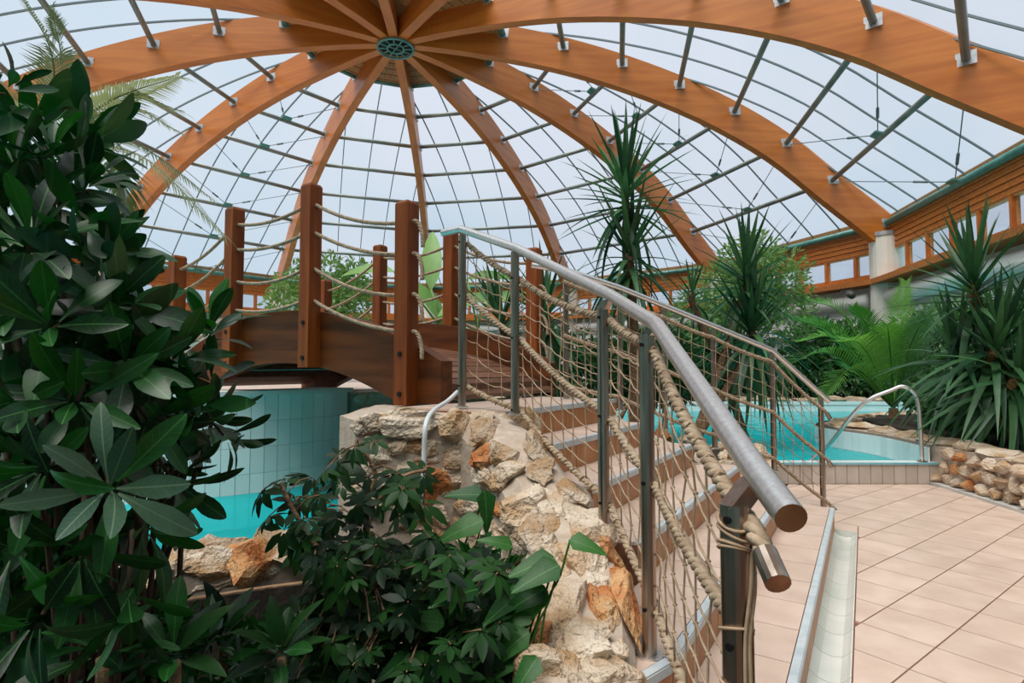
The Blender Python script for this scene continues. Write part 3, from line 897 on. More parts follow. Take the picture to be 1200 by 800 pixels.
stones = [(638, 624, 52, 40), (690, 616, 50, 30), (684, 653, 46, 40), (653, 706, 78, 70), (705, 710, 34, 38, 'stone_o'), (681, 753, 62, 34), (627, 758, 30, 26, 'stone_o'),
          (634, 792, 80, 34), (718, 790, 62, 28), (733, 708, 22, 84, 'stone_o'), (716, 640, 22, 22), (604, 640, 30, 44), (608, 690, 18, 40), (724, 762, 22, 22),
          (440, 492, 32, 22), (482, 497, 62, 36), (529, 499, 42, 30), (571, 506, 42, 26), (608, 497, 52, 32), (623, 527, 36, 26), (566, 532, 26, 32, 'stone_o'), (590, 528, 34, 24),
          (534, 530, 30, 30), (467, 523, 22, 18), (504, 524, 26, 16), (536, 560, 30, 26), (566, 561, 28, 24), (596, 556, 34, 26), (633, 554, 34, 26), (660, 552, 28, 14), (610, 590, 40, 48),
          (644, 586, 34, 34), (672, 578, 36, 30), (682, 606, 40, 24), (505, 566, 40, 40, 'stone_o'), (476, 552, 26, 26), (492, 601, 26, 20, 'stone_o'), (520, 604, 26, 26),
          (550, 594, 30, 26), (546, 624, 42, 26), (575, 625, 26, 30), (425, 528, 20, 32), (447, 560, 30, 26), (435, 590, 28, 28), (470, 590, 28, 22), (503, 630, 34, 26), (580, 660, 24, 30), (545, 655, 36, 26)]
for q in stones:
    place_stone(sw, both, q[0], q[1], q[2], q[3], q[4] if len(q) > 4 else 'stone')
# smaller stones fill the gaps of the mortar
strip = [(600, 488), (640, 530), (690, 588), (718, 645), (738, 715), (744, 800), (600, 800), (625, 745), (648, 690), (600, 640), (560, 640), (420, 600), (418, 485), (540, 482)]
def in_pol(u, v, poly):
    r = False; j = len(poly) - 1
    for i in range(len(poly)):
        if (poly[i][1] > v) != (poly[j][1] > v) and u < (poly[j][0] - poly[i][0]) * (v - poly[i][1]) / (poly[j][1] - poly[i][1]) + poly[i][0]: r = not r
        j = i
    return r
taken = [(q[0], q[1], q[2] / 2, q[3] / 2) for q in stones]
rn = random.Random(33); made = 0
for tr_i in range(6000):
    u, v = rn.uniform(418, 745), rn.uniform(484, 800)
    if not in_pol(u, v, strip): continue
    w, h = (rn.uniform(16, 30), rn.uniform(12, 24)) if v < 640 else (rn.uniform(20, 36), rn.uniform(16, 30))
    if any(abs(u - a) < (w / 2 + c) * 0.80 and abs(v - b) < (h / 2 + d) * 0.80 for a, b, c, d in taken): continue
    taken.append((u, v, w / 2, h / 2))
    place_stone(sw, both, u, v, w, h, 'stone_o' if rn.random() < 0.18 else 'stone', cuts=1)
    made += 1
    if made > 60: break
# wall on the far side of the stair
edge2 = [(-1.95, 4.15), (-1.55, 4.32), (-1.2, 4.56), (-0.86, 4.80), (-0.55, 5.02), (-0.32, 5.20)]
_, w2me = loft_wall('mortar', [xy(W(s, t)) for s, t in edge2], 0.34, [min(1.0, zline(s) - 0.10) for s, t in edge2], -0.6, M['mortar'])
subdiv_noise(w2me, 2, 0.014)
sw2 = sempty('wall_stair_far', 'low rubble wall along the far side of the stairs')
put('mortar', w2me, sw2)
tree3 = bvh_of(w2me)
for q in [(752, 486, 40, 14), (790, 496, 44, 18), (770, 508, 30, 14), (818, 515, 44, 20), (850, 532, 44, 22), (842, 552, 34, 18), (880, 545, 40, 20), (905, 553, 32, 20), (880, 570, 36, 22, 'stone_o'), (906, 574, 26, 18, 'stone_o'), (862, 560, 22, 14), (922, 566, 22, 16), (925, 580, 20, 12, 'stone_o'), (820, 535, 26, 14), (720, 478, 40, 12)]:
    place_stone(sw2, tree3, q[0], q[1], q[2], q[3], q[4] if len(q) > 4 else 'stone', cuts=1)

# planter island on the right: stone wall towards the deck, bed on top
isl = [(4.72, 6.34), (4.66, 5.60), (4.60, 5.10), (4.50, 4.2), (4.45, 3.0), (9.8, 3.0), (9.8, 11.5), (7.0, 10.6), (5.6, 9.7), (4.85, 8.9), (4.72, 8.2), (4.85, 7.4)]
pw = sempty('wall_planter', 'low planter wall of round cream stones along the tiled deck')
pm = MB().prism(isl, -1.1, 0.42).mesh('mortar', M['mortar'])
subdiv_noise(pm, 3, 0.012)
put('mortar', pm, pw)
tree4 = bvh_of(pm)
rn = random.Random(4)
face = [(4.73, 6.28), (4.60, 5.05), (4.50, 4.15), (4.45, 3.1)]
def along(pts, d):
    for a, b in zip(pts[:-1], pts[1:]):
        L = math.hypot(b[0] - a[0], b[1] - a[1])
        if d <= L: return Vector((a[0] + (b[0] - a[0]) * d / L, a[1] + (b[1] - a[1]) * d / L, 0)), Vector((b[0] - a[0], b[1] - a[1], 0)).normalized()
        d -= L
    return Vector((b[0], b[1], 0)), Vector((b[0] - a[0], b[1] - a[1], 0)).normalized()
for row in range(3):
    d = 0.06 * row - 0.06
    zc = 0.075 + row * 0.135
    while d < 2.9:
        w = rn.uniform(0.13, 0.23); h = rn.uniform(0.125, 0.155)
        c, dr = along(face, d + w / 2)
        nrm = Vector((dr.y, -dr.x, 0))
        if nrm.x > 0: nrm = -nrm
        SEED[0] += 1
        me = rock_mesh('stone', w * 1.0, h * 1.02, 0.12, SEED[0], M['stone_o'] if rn.random() < 0.22 else M['stone'], cuts=1, pts=22, rough=0.06)
        o = put('stone', me, pw)
        upv = Vector((0, 0, 1)); c = c + Vector((0, 0, zc + rn.uniform(-0.01, 0.01))) + nrm * 0.012
        o.matrix_basis = Matrix(((dr.x, upv.x, nrm.x, c.x), (dr.y, upv.y, nrm.y, c.y), (dr.z, upv.z, nrm.z, c.z), (0, 0, 0, 1)))
        d += w * 0.98
# pale coping slabs on the island rim
rim = [(4.50, 4.2), (4.62, 5.1), (4.70, 5.75), (4.78, 6.4), (4.95, 7.3), (4.84, 8.2), (4.98, 8.8), (5.6, 9.5), (6.5, 10.2), (7.4, 10.6), (8.6, 10.9)]
rim = [tuple(p)[:2] for p in spline([(a, b, 0) for a, b in rim], 4)]
i = 0; d = 0
tot = sum(math.hypot(rim[i + 1][0] - rim[i][0], rim[i + 1][1] - rim[i][1]) for i in range(len(rim) - 1))
while d < tot - 0.2:
    w = rn.uniform(0.32, 0.5)
    c, dr = along(rim, d + w / 2)
    nrm = Vector((-dr.y, dr.x, 0))
    if c.y > 6.5: off = 0.10
    else: off = -0.05
    SEED[0] += 1
    me = rock_mesh('coping_stone', w * 1.05, rn.uniform(0.36, 0.46), 0.085, SEED[0], M['stone'], cuts=2, pts=20, rough=0.035)
    o = put('coping_stone', me, pw)
    inn = Vector((dr.y, -dr.x, 0))
    c = c + inn * 0.12 + Vector((0, 0, 0.44 + rn.uniform(-0.012, 0.012)))
    o.matrix_basis = frame(c, dr, (0, 0, 1))
    d += w * 0.99
bed = MB().prism(inset([(p[0], p[1]) for p in [(4.9, 3.1), (9.7, 3.1), (9.7, 11.2), (7.0, 10.3), (5.8, 9.4), (5.15, 8.5), (5.25, 7.3), (5.0, 6.2)]], 0.0) or [(5, 3), (9, 3), (9, 10)], 0.40, 0.455)
struct(bed.build('floor_planter_bed', M['soil']), 'dark soil of the raised planter')
kerb = MB()
for a, b in zip(face[:-1], face[1:]):
    a3, b3 = Vector((*a, 0)), Vector((*b, 0)); dr = (b3 - a3).normalized(); nn = Vector((dr.y, -dr.x, 0))
    kerb.box((a3 + b3) / 2 + nn * 0.055 + Vector((0, 0, 0.012)), ((b3 - a3).length + 0.02, 0.11, 0.03), (dr, nn, Vector((0, 0, 1))))
struct(kerb.build('trim_9', M['kerb_grey']), 'grey cement strip at the foot of the planter wall')

# ================================================================== POOLS
# near kerb of the right-hand pool
kb = thing('pool_kerb', 'raised pool kerb of beige upright tiles with a blue edge', 'kerb', (3.7, 6.3, 0))
MB().box((0.0, 0.06, 0.02), (2.06, 0.10, 0.40)).build('kerb_core', M['kerb_joint'], kb)
kt = MB().box((0, 0, 0), (0.124, 0.015, 0.215)).mesh('kerb_tile', M['kerb_tile'])
for i in range(16):
    put('kerb_tile', kt, kb, Matrix.Translation((-0.97 + i * 0.1305, 0.005, 0.108)))
MB().box((0, 0.075, 0.226), (2.08, 0.16, 0.018)).build('kerb_top', M['pool_tile'], kb)
MB().box((0, -0.008, 0.226), (2.08, 0.02, 0.022)).build('blue_edge', M['blue_edge'], kb)
WZ = 0.14
wr = MB().add([(-1.0, 6.4, WZ), (2.9, 6.36, WZ), (4.86, 6.36, WZ), (5.2, 8.6, WZ), (9.9, 11.0, WZ), (10.8, 15.2, WZ), (-2.2, 15.2, WZ)], [(0, 1, 2, 3, 4, 5, 6)]).build('pool_water', M['water'])
tag(wr, 'turquoise water of the large pool behind the tiled kerb', 'water'); stuff(wr)
# white tiled inner face under the island coping
it = sempty('wall_pool_inner', 'white tiled pool wall under the island coping')
ipts = [(4.68, 6.36), (4.79, 7.4), (4.66, 8.2), (4.79, 8.95), (5.55, 9.78), (6.95, 10.72), (8.6, 11.25)]
ipts = [tuple(p)[:2] for p in spline([(a, b, 0) for a, b in ipts], 4)]
tile_me = MB().box((0, 0, 0), (0.121, 0.014, 0.247)).mesh('wall_tile', M['pool_tile'])
L = sum(math.hypot(ipts[i + 1][0] - ipts[i][0], ipts[i + 1][1] - ipts[i][1]) for i in range(len(ipts) - 1))
mb = MB()
vs = []
for p in ipts: vs += [(p[0], p[1], -1.1), (p[0], p[1], 0.40)]
mb.add(vs, [(2 * i, 2 * i + 2, 2 * i + 3, 2 * i + 1) for i in range(len(ipts) - 1)]).build('wall_backing', M['pool_joint'], it)
d = 0
while d < min(L, 4.2):
    c, dr = along(ipts, d + 0.0625)
    nn = Vector((-dr.y, dr.x, 0))
    for zz in (0.27, 0.02): put('wall_tile', tile_me, it, frame(c + nn * 0.008 + Vector((0, 0, zz)), dr, (0, 0, 1)))
    d += 0.125
# far edge of the large pool
fe = MB().box((3.4, 15.35, -0.35), (14.8, 0.3, 1.5)).build('wall_pool_far', M['pool_tile']); struct(fe, 'white tiled far wall of the large pool')
fm = MB().box((3.4, 15.20, 0.30), (14.8, 0.02, 0.012)).build('tile_joint', M['pool_joint'], fe)
rn = random.Random(9)
x = -3.6
while x < 10.4:
    w = rn.uniform(0.45, 0.8); SEED[0] += 1
    me = rock_mesh('coping_stone', w * 1.05, 0.75, 0.14, SEED[0], M['stone'], cuts=1, pts=22, rough=0.03)
    put('coping_stone', me, fe, Matrix.Translation((x + w / 2, 15.5, 0.44))); x += w
bank = MB().prism([(-4, 15.6), (14, 15.6), (14, 34), (-4, 34)], -1.1, 0.40).build('floor_far_bank', M['soil'])
struct(bank, 'dark planted bank behind the large pool')

# left-hand pool under the bridge: curved white tiled wall
lw = sempty('wall_pool_left', 'curved pool wall of pale upright tiles under the bridge')
cpts = [(-6.2, 4.55), (-4.6, 4.75), (-3.4, 5.05), (-2.55, 5.45), (-2.05, 5.95), (-1.84, 6.4)]
cpts = [tuple(p)[:2] for p in spline([(a, b, 0) for a, b in cpts], 6)]
vs = []
for p in cpts: vs += [(p[0], p[1], -1.1), (p[0], p[1], 1.02)]
MB().add(vs, [(2 * i, 2 * i + 2, 2 * i + 3, 2 * i + 1) for i in range(len(cpts) - 1)]).build('wall_backing', M['pool_joint'], lw)
L = sum(math.hypot(cpts[i + 1][0] - cpts[i][0], cpts[i + 1][1] - cpts[i][1]) for i in range(len(cpts) - 1))
d = 1.7
while d < L - 0.1:
    c, dr = along(cpts, d + 0.0625)
    nn = Vector((dr.y, -dr.x, 0))
    for zz in (0.89, 0.64, 0.39, 0.14, -0.11): put('wall_tile', tile_me, lw, frame(c + nn * 0.008 + Vector((0, 0, zz)), dr, (0, 0, 1)))
    d += 0.125
mb = MB(); vs = []
for i, p in enumerate(cpts):
    a = Vector(cpts[max(0, i - 1)]); b = Vector(cpts[min(len(cpts) - 1, i + 1)]); dd = (b - a).normalized(); nn = Vector((dd.y, -dd.x))
    for o_, z in ((0.05, 1.015), (0.05, 1.06), (-0.45, 1.06), (-0.45, 1.015)): vs.append((p[0] + nn.x * o_, p[1] + nn.y * o_, z))
fs = [(i * 4 + k, i * 4 + (k + 1) % 4, i * 4 + 4 + (k + 1) % 4, i * 4 + 4 + k) for i in range(len(cpts) - 1) for k in range(4)]
mb.add(vs, fs + [(0, 1, 2, 3)]).build('white_ledge', M['white'], lw)
terr = MB().prism([(-14, 4.6)] + [(p[0] - 0.25, p[1] + 0.28) for p in cpts] + [(-1.45, 7.6), (-1.4, 15.5), (-4.1, 15.5), (-4.1, 24), (-16, 24)], -1.1, 1.02).build('floor_terrace', M['tile'])
struct(terr, 'raised terrace beyond the bridge')
ch = sempty('wall_channel', 'stone wall at the back of the water channel under the bridge')
chm = MB().prism([(-1.86, 6.42), (-0.5, 6.75), (-0.4, 7.2), (-1.9, 7.0)], -1.1, 1.0).mesh('mortar', M['mortar'])
put('mortar', chm, ch); tree6 = bvh_of(chm)
for q in [(424, 466, 18, 14), (442, 464, 18, 12), (430, 482, 20, 14), (450, 480, 20, 14), (422, 498, 18, 16), (444, 498, 18, 14), (466, 470, 20, 14), (470, 490, 20, 16), (488, 476, 20, 14)]:
    place_stone(ch, tree6, q[0], q[1], q[2], q[3], 'stone', cuts=1)
wl = MB().add([(-9, 2.0, WZ - 0.06), (-2.9, 2.5, WZ - 0.06), (-2.1, 3.2, WZ - 0.06), (-1.45, 3.7, WZ - 0.06), (-1.0, 3.5, WZ - 0.06), (-1.02, 4.4, WZ - 0.06), (-0.1, 6.0, WZ - 0.06), (0.2, 6.4, WZ - 0.06), (-1.7, 7.4, WZ - 0.06), (-2.0, 6.2, WZ - 0.06), (-2.6, 5.5, WZ - 0.06), (-3.4, 5.1, WZ - 0.06), (-9, 4.6, WZ - 0.06)], [tuple(range(13))]).build('pool_water', M['water'])
tag(wl, 'turquoise water below the wooden bridge beside the curved tiled wall', 'water'); stuff(wl)
# foreground bed and its rim
bedp = [(-9, -5), (0.36, -5), (0.30, 0.4), xy(W(-0.75, 1.5)), xy(W(-1.0, 1.9)), xy(W(-1.6, 2.5)), (-0.3, 3.2), (-0.9, 3.2), (-1.2, 3.8), (-1.6, 3.75), (-2.3, 3.25), (-2.9, 2.7), (-9, 1.6)]
struct(MB().prism(bedp, -1.1, -0.42).build('floor_bed', M['soil']), 'dark soil of the planting bed beside the stairs')
rimp = [(-0.92, 3.95), (-1.40, 3.62), (-1.95, 3.30), (-2.45, 2.85), (-3.4, 2.45), (-5.0, 2.1)]
_, rm = loft_wall('mortar', list(reversed(rimp)), 0.34, [0.13] * 6, -0.6, M['mortar'])
subdiv_noise(rm, 2, 0.02)
rw = sempty('wall_pool_rim', 'low rock rim between the planting bed and the turquoise pool')
put('mortar', rm, rw)
tree5 = bvh_of(rm)
for q in [(325, 635, 60, 30), (290, 650, 50, 40, 'stone_o'), (262, 640, 50, 26), (240, 658, 60, 34), (205, 655, 50, 30), (170, 668, 60, 34), (200, 680, 40, 22), (130, 680, 60, 36), (95, 690, 50, 34, 'stone_o'), (60, 700, 60, 36), (20, 700, 60, 40), (345, 640, 40, 30), (365, 625, 40, 26), (310, 668, 40, 20), (255, 680, 40, 18), (385, 615, 40, 24), (230, 640, 36, 20), (30, 730, 50, 20)]:
    place_stone(rw, tree5, q[0], q[1], q[2], q[3], q[4] if len(q) > 4 else 'stone', proud=0.3)
bd = thing('timber_edging', 'weathered timber edging board in front of the rock rim', 'edging board', (-1.9, 3.0, -0.3))
bp = [(-1.05, 3.45), (-1.40, 3.32), (-1.90, 3.08), (-2.30, 2.62), (-3.2, 2.25)]
for a, b in zip(bp[:-1], bp[1:]):
    a3, b3 = Vector((*a, -0.2)), Vector((*b, -0.2)); dr = (b3 - a3).normalized()
    MB().box((a3 + b3) / 2 - bd.location, ((b3 - a3).length, 0.045, 0.42), (dr, Vector((-dr.y, dr.x, 0)), Vector((0, 0, 1)))).build('board', M['soil'], bd)
    MB().box((a3 + b3) / 2 - bd.location + Vector((0, 0, 0.214)), ((b3 - a3).length, 0.035, 0.008), (dr, Vector((-dr.y, dr.x, 0)), Vector((0, 0, 1)))).build('board_cap', M['bark'], bd)
# shore bed behind the stairs with rocks
sh = MB().prism([xy(W(-2.7, 5.0)), xy(W(-1.8, 4.6)), xy(W(-0.85, 5.3)), (2.72, 6.25), (2.9, 6.9), (2.2, 8.3), (0.2, 8.2), (-0.6, 7.0)], -1.1, 0.22).build('floor_shore_bed', M['soil'])
struct(sh, 'planted bank between stairs and pool')
shore = thing('shore_rocks', 'pale rock edging of the pool beside the far stair railing', 'rocks', (2.6, 6.2, 0.2))
rn = random.Random(21)
for (x, y) in [(2.35, 5.75), (2.62, 6.05), (2.78, 6.35), (2.92, 6.7), (2.85, 7.1), (2.7, 7.5), (2.5, 7.9), (2.2, 8.25), (2.55, 6.45), (2.1, 5.6), (2.45, 6.1)]:
    SEED[0] += 1
    me = rock_mesh('rock', rn.uniform(0.34, 0.5), rn.uniform(0.32, 0.45), 0.22, SEED[0], M['stone_o'] if rn.random() < 0.3 else M['stone'], cuts=2)
    put('rock', me, shore, Matrix.Translation((x - 2.6, y - 6.2, rn.uniform(0.02, 0.06))) @ Matrix.Rotation(rn.uniform(0, 3), 4, 'Z'))

# ================================================================== WOODEN BRIDGE
UP = Vector((0, 0, 1))
SC_ = -4.36                                     # crown of the arch along s
def arch_top(s): return 1.785 - (s - SC_) ** 2 / (2 * 3.54)
def arch_bot(s): return max(1.02, 1.325 - (s - SC_) ** 2 / (2 * 3.1))
def arch_deck(s): return 1.50 - (s - SC_) ** 2 / (2 * 3.9)
bridge = thing('arched_bridge', 'dark stained wooden arched footbridge with square posts and rope rails', 'bridge', W(SC_, 4.0, 1.02))
BO = bridge.location.copy()
def beam(t0, t1):
    s0, s1 = -6.22, -2.56
    n = 30; vs = []
    for i in range(n + 1):
        s = s0 + (s1 - s0) * i / n
        for t in (t0, t1):
            vs += [W(s, t, arch_bot(s)) - BO, W(s, t, arch_top(s)) - BO]
    fs = []
    for i in range(n):
        a = 4 * i; b = a + 4
        fs += [(a, b, b + 1, a + 1), (a + 2, a + 3, b + 3, b + 2), (a, a + 2, b + 2, b), (a + 1, b + 1, b + 3, a + 3)]
    fs += [(0, 1, 3, 2), (4 * n, 4 * n + 2, 4 * n + 3, 4 * n + 1)]
    o = MB().add(vs, fs)
    # express in the bridge's own axes so that the grain runs along the beam
    inv = Matrix.Rotation(-STROT, 4, 'Z')
    o.v = [tuple(inv @ Vector(v)) for v in o.v]
    b = o.build('side_beam', M['bridge'], bridge)
    b.rotation_euler = (0, 0, STROT)
    return b
M['bridge'].node_tree.nodes['Mapping'].inputs['Scale'].default_value = (0.5, 6, 6)
near_b = beam(3.14, 3.27)
far_b = beam(4.78, 4.91)
ROPE_D = (0.15, 0.39, 0.69, 0.96)
post_s = (-6.02, -5.02, -3.92, -2.84)
PT = {3.08: 'n', 4.97: 'f'}
def post_top(s): return arch_top(s) + 1.065 - (0.02 if abs(s - SC_) > 1 else 0)
post_me = {}
bolt_me = MB().tube([(0, -0.012, 0), (0, 0.0, 0)], 0.018, 8).mesh('bolt', M['blackmetal'])
for t in (3.08, 4.97):
    for s in post_s:
        zb = arch_bot(s) - 0.01; zt = post_top(s); h = zt - zb; a = 0.062
        mb = MB()
        mb.add([(-a, -a, 0), (a, -a, 0), (a, a, 0), (-a, a, 0), (-a, -a, h - 0.02), (a, -a, h - 0.02), (a, a, h - 0.02), (-a, a, h - 0.02), (-a * .82, -a * .82, h), (a * .82, -a * .82, h), (a * .82, a * .82, h), (-a * .82, a * .82, h)],
               [(3, 2, 1, 0), (0, 1, 5, 4), (1, 2, 6, 5), (2, 3, 7, 6), (3, 0, 4, 7), (4, 5, 9, 8), (5, 6, 10, 9), (6, 7, 11, 10), (7, 4, 8, 11), (8, 9, 10, 11)])
        p = mb.build('post', M['bridge_post'], bridge)
        p.location = W(s, t, zb) - BO; p.rotation_euler = (0, 0, STROT)
        for zz in (0.08, 0.37):
            put('bolt', bolt_me, p, Matrix.Translation((0, -a if t < 4 else a + 0.012, zz)))
# deck planks across the bridge
s = -6.15
while s < -2.60:
    s1 = s + 0.135; zc = arch_deck(s + 0.066); sl = -(s + 0.066 - SC_) / 3.9
    X = (SDIR + UP * sl).normalized(); Z = X.cross(TDIR).normalized()
    me = MB().box((0, 0, 0), (0.128, 1.50, 0.035)).mesh('deck_plank', M['plank'])
    put('deck_plank', me, bridge, Matrix(((X.x, TDIR.x, Z.x, (W(s + .066, 4.025, zc) - BO).x), (X.y, TDIR.y, Z.y, (W(s + .066, 4.025, zc) - BO).y), (X.z, TDIR.z, Z.z, zc - BO.z), (0, 0, 0, 1))))
    s = s1
MB().box(W(-2.60, 4.025, 1.11) - BO, (0.05, 1.50, 0.10), (SDIR, TDIR, UP)).build('threshold_board', M['plank'], bridge)
# bearers and teal flat braces under the deck
for s in (-5.5, -4.4, -3.4):
    MB().box(W(s, 4.025, arch_deck(s) - 0.085) - BO, (0.10, 1.50, 0.12), (SDIR, TDIR, UP)).build('bearer', M['plank'], bridge)
for (s0, t0, s1, t1) in ((-5.1, 3.3, -3.75, 4.75), (-4.9, 4.75, -3.5, 3.35)):
    a = W(s0, t0, arch_bot(s0) + 0.02); b = W(s1, t1, arch_bot(s1) + 0.02); d = (b - a).normalized()
    MB().box((a + b) / 2 - BO, ((b - a).length, 0.06, 0.012), (d, UP.cross(d).normalized(), d.cross(UP.cross(d).normalized()))).build('flat_brace', M['teal'], bridge)
# ropes of the bridge
for t in (3.08, 4.97):
    for di, dz in enumerate(ROPE_D):
        pts = []
        for i, s in enumerate(post_s):
            P = W(s, t, post_top(s) - dz)
            if i:
                s0 = post_s[i - 1]
                pts += sag(W(s0, t, post_top(s0) - dz), P, (0.07, 0.06, 0.075, 0.06)[di], 10)[(0 if i == 1 else 1):]
        e = W(post_s[-1], t, post_top(post_s[-1]) - dz)
        if di > 0 or t < 4:
            pts += spline([e, e + SDIR * 0.10 + UP * -0.01, e + SDIR * 0.145 + UP * -0.10, e + SDIR * 0.155 + UP * -0.20], 4)[1:]
        rope_mesh([p - BO for p in pts], 0.0165, 0.085, 6, 5).build('rope_rail', M['rope'], bridge, True)

# ================================================================== STAIR RAILINGS
def rail_system(name, label, posts, rails, tops, ropes_z, net, net_rows, rope_r, drop_end, side):
    """posts: (x, y, base z, top z); rails: handrail points; ropes_z: height of each rope at each post"""
    th = thing(name, label, 'railing', (posts[-1][0], posts[-1][1], posts[-1][2]))
    O = th.location.copy()
    R = 0.0242
    for i, (x, y, zb, zt) in enumerate(posts):
        p = MB().tube([Vector((x, y, zb)) - O, Vector((x, y, zt)) - O], R, 16).build('post', M['steel_dark'], th, False)
        bq = tops[i]
        a = Vector((x, y, zt)); b = Vector(bq)
        d = (b - a); hz = Vector((d.x, d.y, 0))
        dirh = hz.normalized() if hz.length > 1e-4 else SDIR
        w = Vector((-dirh.y, dirh.x, 0))
        q0, q1 = a - dirh * 0.020 - UP * 0.005, a + dirh * 0.022 - UP * 0.005
        r0, r1 = b - dirh * 0.020 - UP * 0.012, b + dirh * 0.02 - UP * 0.012
        vs = []
        for sgn in (-1, 1):
            for v in (q0, q1, r1, r0): vs.append(v + w * (0.018 * sgn) - O)
        MB().add(vs, [(0, 1, 2, 3), (7, 6, 5, 4), (0, 4, 5, 1), (1, 5, 6, 2), (2, 6, 7, 3), (3, 7, 4, 0)]).build('bracket', M['steel_dark'], p)
        MB().tube([Vector((x, y, zb)) - O, Vector((x, y, zb + 0.008)) - O], 0.042, 20).build('base_plate', M['steel'], p)
    hr = MB().tube([Vector(q) - O for q in rails], 0.0245, 20, cap=False).build('handrail', M['steel'], th, True)
    for a, b in ((rails[0], rails[1]), (rails[-1], rails[-2])):
        d = (Vector(a) - Vector(b)).normalized()
        MB().tube([Vector(a) - O - d * 0.003, Vector(a) - O + d * 0.0005], 0.0243, 20).build('end_cap', M['steel_cut'], hr)
    n = len(posts)
    off = Vector((0.0, 0, 0))
    paths = []
    for ri, (zs, rr, sg) in enumerate(ropes_z):
        pts = []
        for i in range(n - 1):
            a = Vector((posts[i][0], posts[i][1], zs[i])) + Vector(side) * 0.036
            b = Vector((posts[i + 1][0], posts[i + 1][1], zs[i + 1])) + Vector(side) * 0.036
            L = (b - a).length
            pts += sag(a, b, sg * L, 10)[(0 if i == 0 else 1):]
        paths.append(list(pts))
        if drop_end[ri]:
            e = pts[-1]; d = (pts[-1] - pts[-2]).normalized()
            pts += spline([e, e + d * 0.06 - UP * 0.0, e + d * drop_end[ri] - UP * 0.02], 4)[1:]
        r_ = rope_mesh([p - O for p in pts], rr, rr * 5.2, 7, 6).build('rope', M['rope'], th, True)
        if drop_end[ri]:
            d = (pts[-1] - pts[-3]).normalized()
            MB().tube([pts[-1] - O - d * 0.03, pts[-1] - O + d * 0.03], rr * 1.12, 14).build('rope_end_cap', M['steel_dark'], r_)
        for i in range(n):
            c = Vector((posts[i][0], posts[i][1], zs[i]))
            MB().tube([c - O - Vector(side) * 0.03, c - O + Vector(side) * 0.036], 0.007, 8).build('rope_hook', M['blackmetal'], r_)
    # net between the first and last rope
    mb = MB(); kb = MB()
    top = resample(paths[net[0]], 0.002); bot = resample(paths[net[1]], 0.002)
    L = sum((top[i + 1] - top[i]).length for i in range(len(top) - 1))
    nc = int(L / 0.118)
    rn = random.Random(len(label))
    def grid(i, j):
        k = min(1, max(0, i / nc)); a = top[int(k * (len(top) - 1))]; b = bot[int(k * (len(bot) - 1))]
        q = a.lerp(b, j / net_rows)
        w = math.sin(i * 1.7 + j * 0.9) * 0.006
        return q + Vector(side) * (0.004 * math.sin(i * 2.1 + j)) + UP * w + TDIR * 0.0
    G = [[grid(i, j) + Vector((rn.uniform(-.006, .006), rn.uniform(-.006, .006), rn.uniform(-.009, .009))) for j in range(net_rows + 1)] for i in range(nc + 1)]
    for i in range(nc + 1):
        mb.tube([G[i][j] - O for j in range(net_rows + 1)], 0.0031, 5)
    for j in range(1, net_rows):
        pts = []
        for i in range(nc + 1):
            pts.append(G[i][j])
            if i < nc: pts.append((G[i][j] + G[i + 1][j]) / 2 - UP * 0.007)
        mb.tube([p - O for p in pts], 0.0031, 5)
    for i in range(nc + 1):
        for j in range(1, net_rows):
            c = G[i][j] - O; r = 0.0078
            kb.add([c + Vector(v) * r for v in ((1, 0, 0), (-1, 0, 0), (0, 1, 0), (0, -1, 0), (0, 0, 1.2), (0, 0, -1.2))],
                   [(0, 2, 4), (2, 1, 4), (1, 3, 4), (3, 0, 4), (2, 0, 5), (1, 2, 5), (3, 1, 5), (0, 3, 5)])
    ne = mb.build('rope_net', M['cord'], th, True)
    stuff(kb.build('net_knots', M['cord'], ne, True))
    # lashing that ties the net to the ropes
    lb = MB()
    for pth in (top, bot):
        q = resample(pth, 0.012); hel = []
        for i, p in enumerate(q):
            a = i * 0.9; hel.append(p + UP * (0.021 * math.cos(a)) + Vector(side) * (0.021 * math.sin(a)))
        lb.tube([p - O for p in hel], 0.0028, 4)
    lb.build('lashing_cord', M['cord'], th, True)
    return th, O
def P3(u, v, Y): return tuple(at_y(u, v, Y))
LP = []
lp_px = [(542, 3.55, 276, 477), (603.5, 3.20, 295, 486), (706, 2.38, 362, 640), (757, 1.88, 392, 757), (860, 1.0, 590, 1120)]
for u, Y, vt, vb in lp_px:
    a = at_y(u, vt, Y); b = at_y(u, vb, Y)
    LP.append((a.x, a.y, b.z, a.z))
LP[4] = (LP[4][0], LP[4][1], 0.0, LP[4][3])
LP[3] = (LP[3][0], LP[3][1], 0.34, LP[3][3])
LP[2] = (LP[2][0], LP[2][1], 0.53, LP[2][3])
rails = [P3(519, 273, 3.62), P3(541, 268.5, 3.53)] + [P3(606, 291, 3.18), P3(716, 346, 2.36), P3(769, 380, 1.86), P3(884, 549, 1.02), P3(927, 607, 0.87)]
tops = [P3(543, 270, 3.53), P3(606, 292, 3.18), P3(712, 348, 2.36), P3(766, 381, 1.86), P3(886, 552, 1.01)]
def zr(vs): return [at_y(u, v, Y).z for (u, Y, _, _), v in zip(lp_px, vs)]
ropes_l = [(zr([284, 326, 372, 404, 606]), 0.0175, 0.035), (zr([347, 396, 487, 565, 752]), 0.0175, 0.03), (zr([452, 480, 588, 712, 1000]), 0.0165, 0.03)]
rl, RO = rail_system('stair_railing', 'stainless steel stair railing with rope net on the near side beside the stone wall', LP, rails, tops, ropes_l, (0, 2), 9, 0.0175, (0.13, 0, 0), tuple(SDIR * 0.25 + TDIR * 0.95))
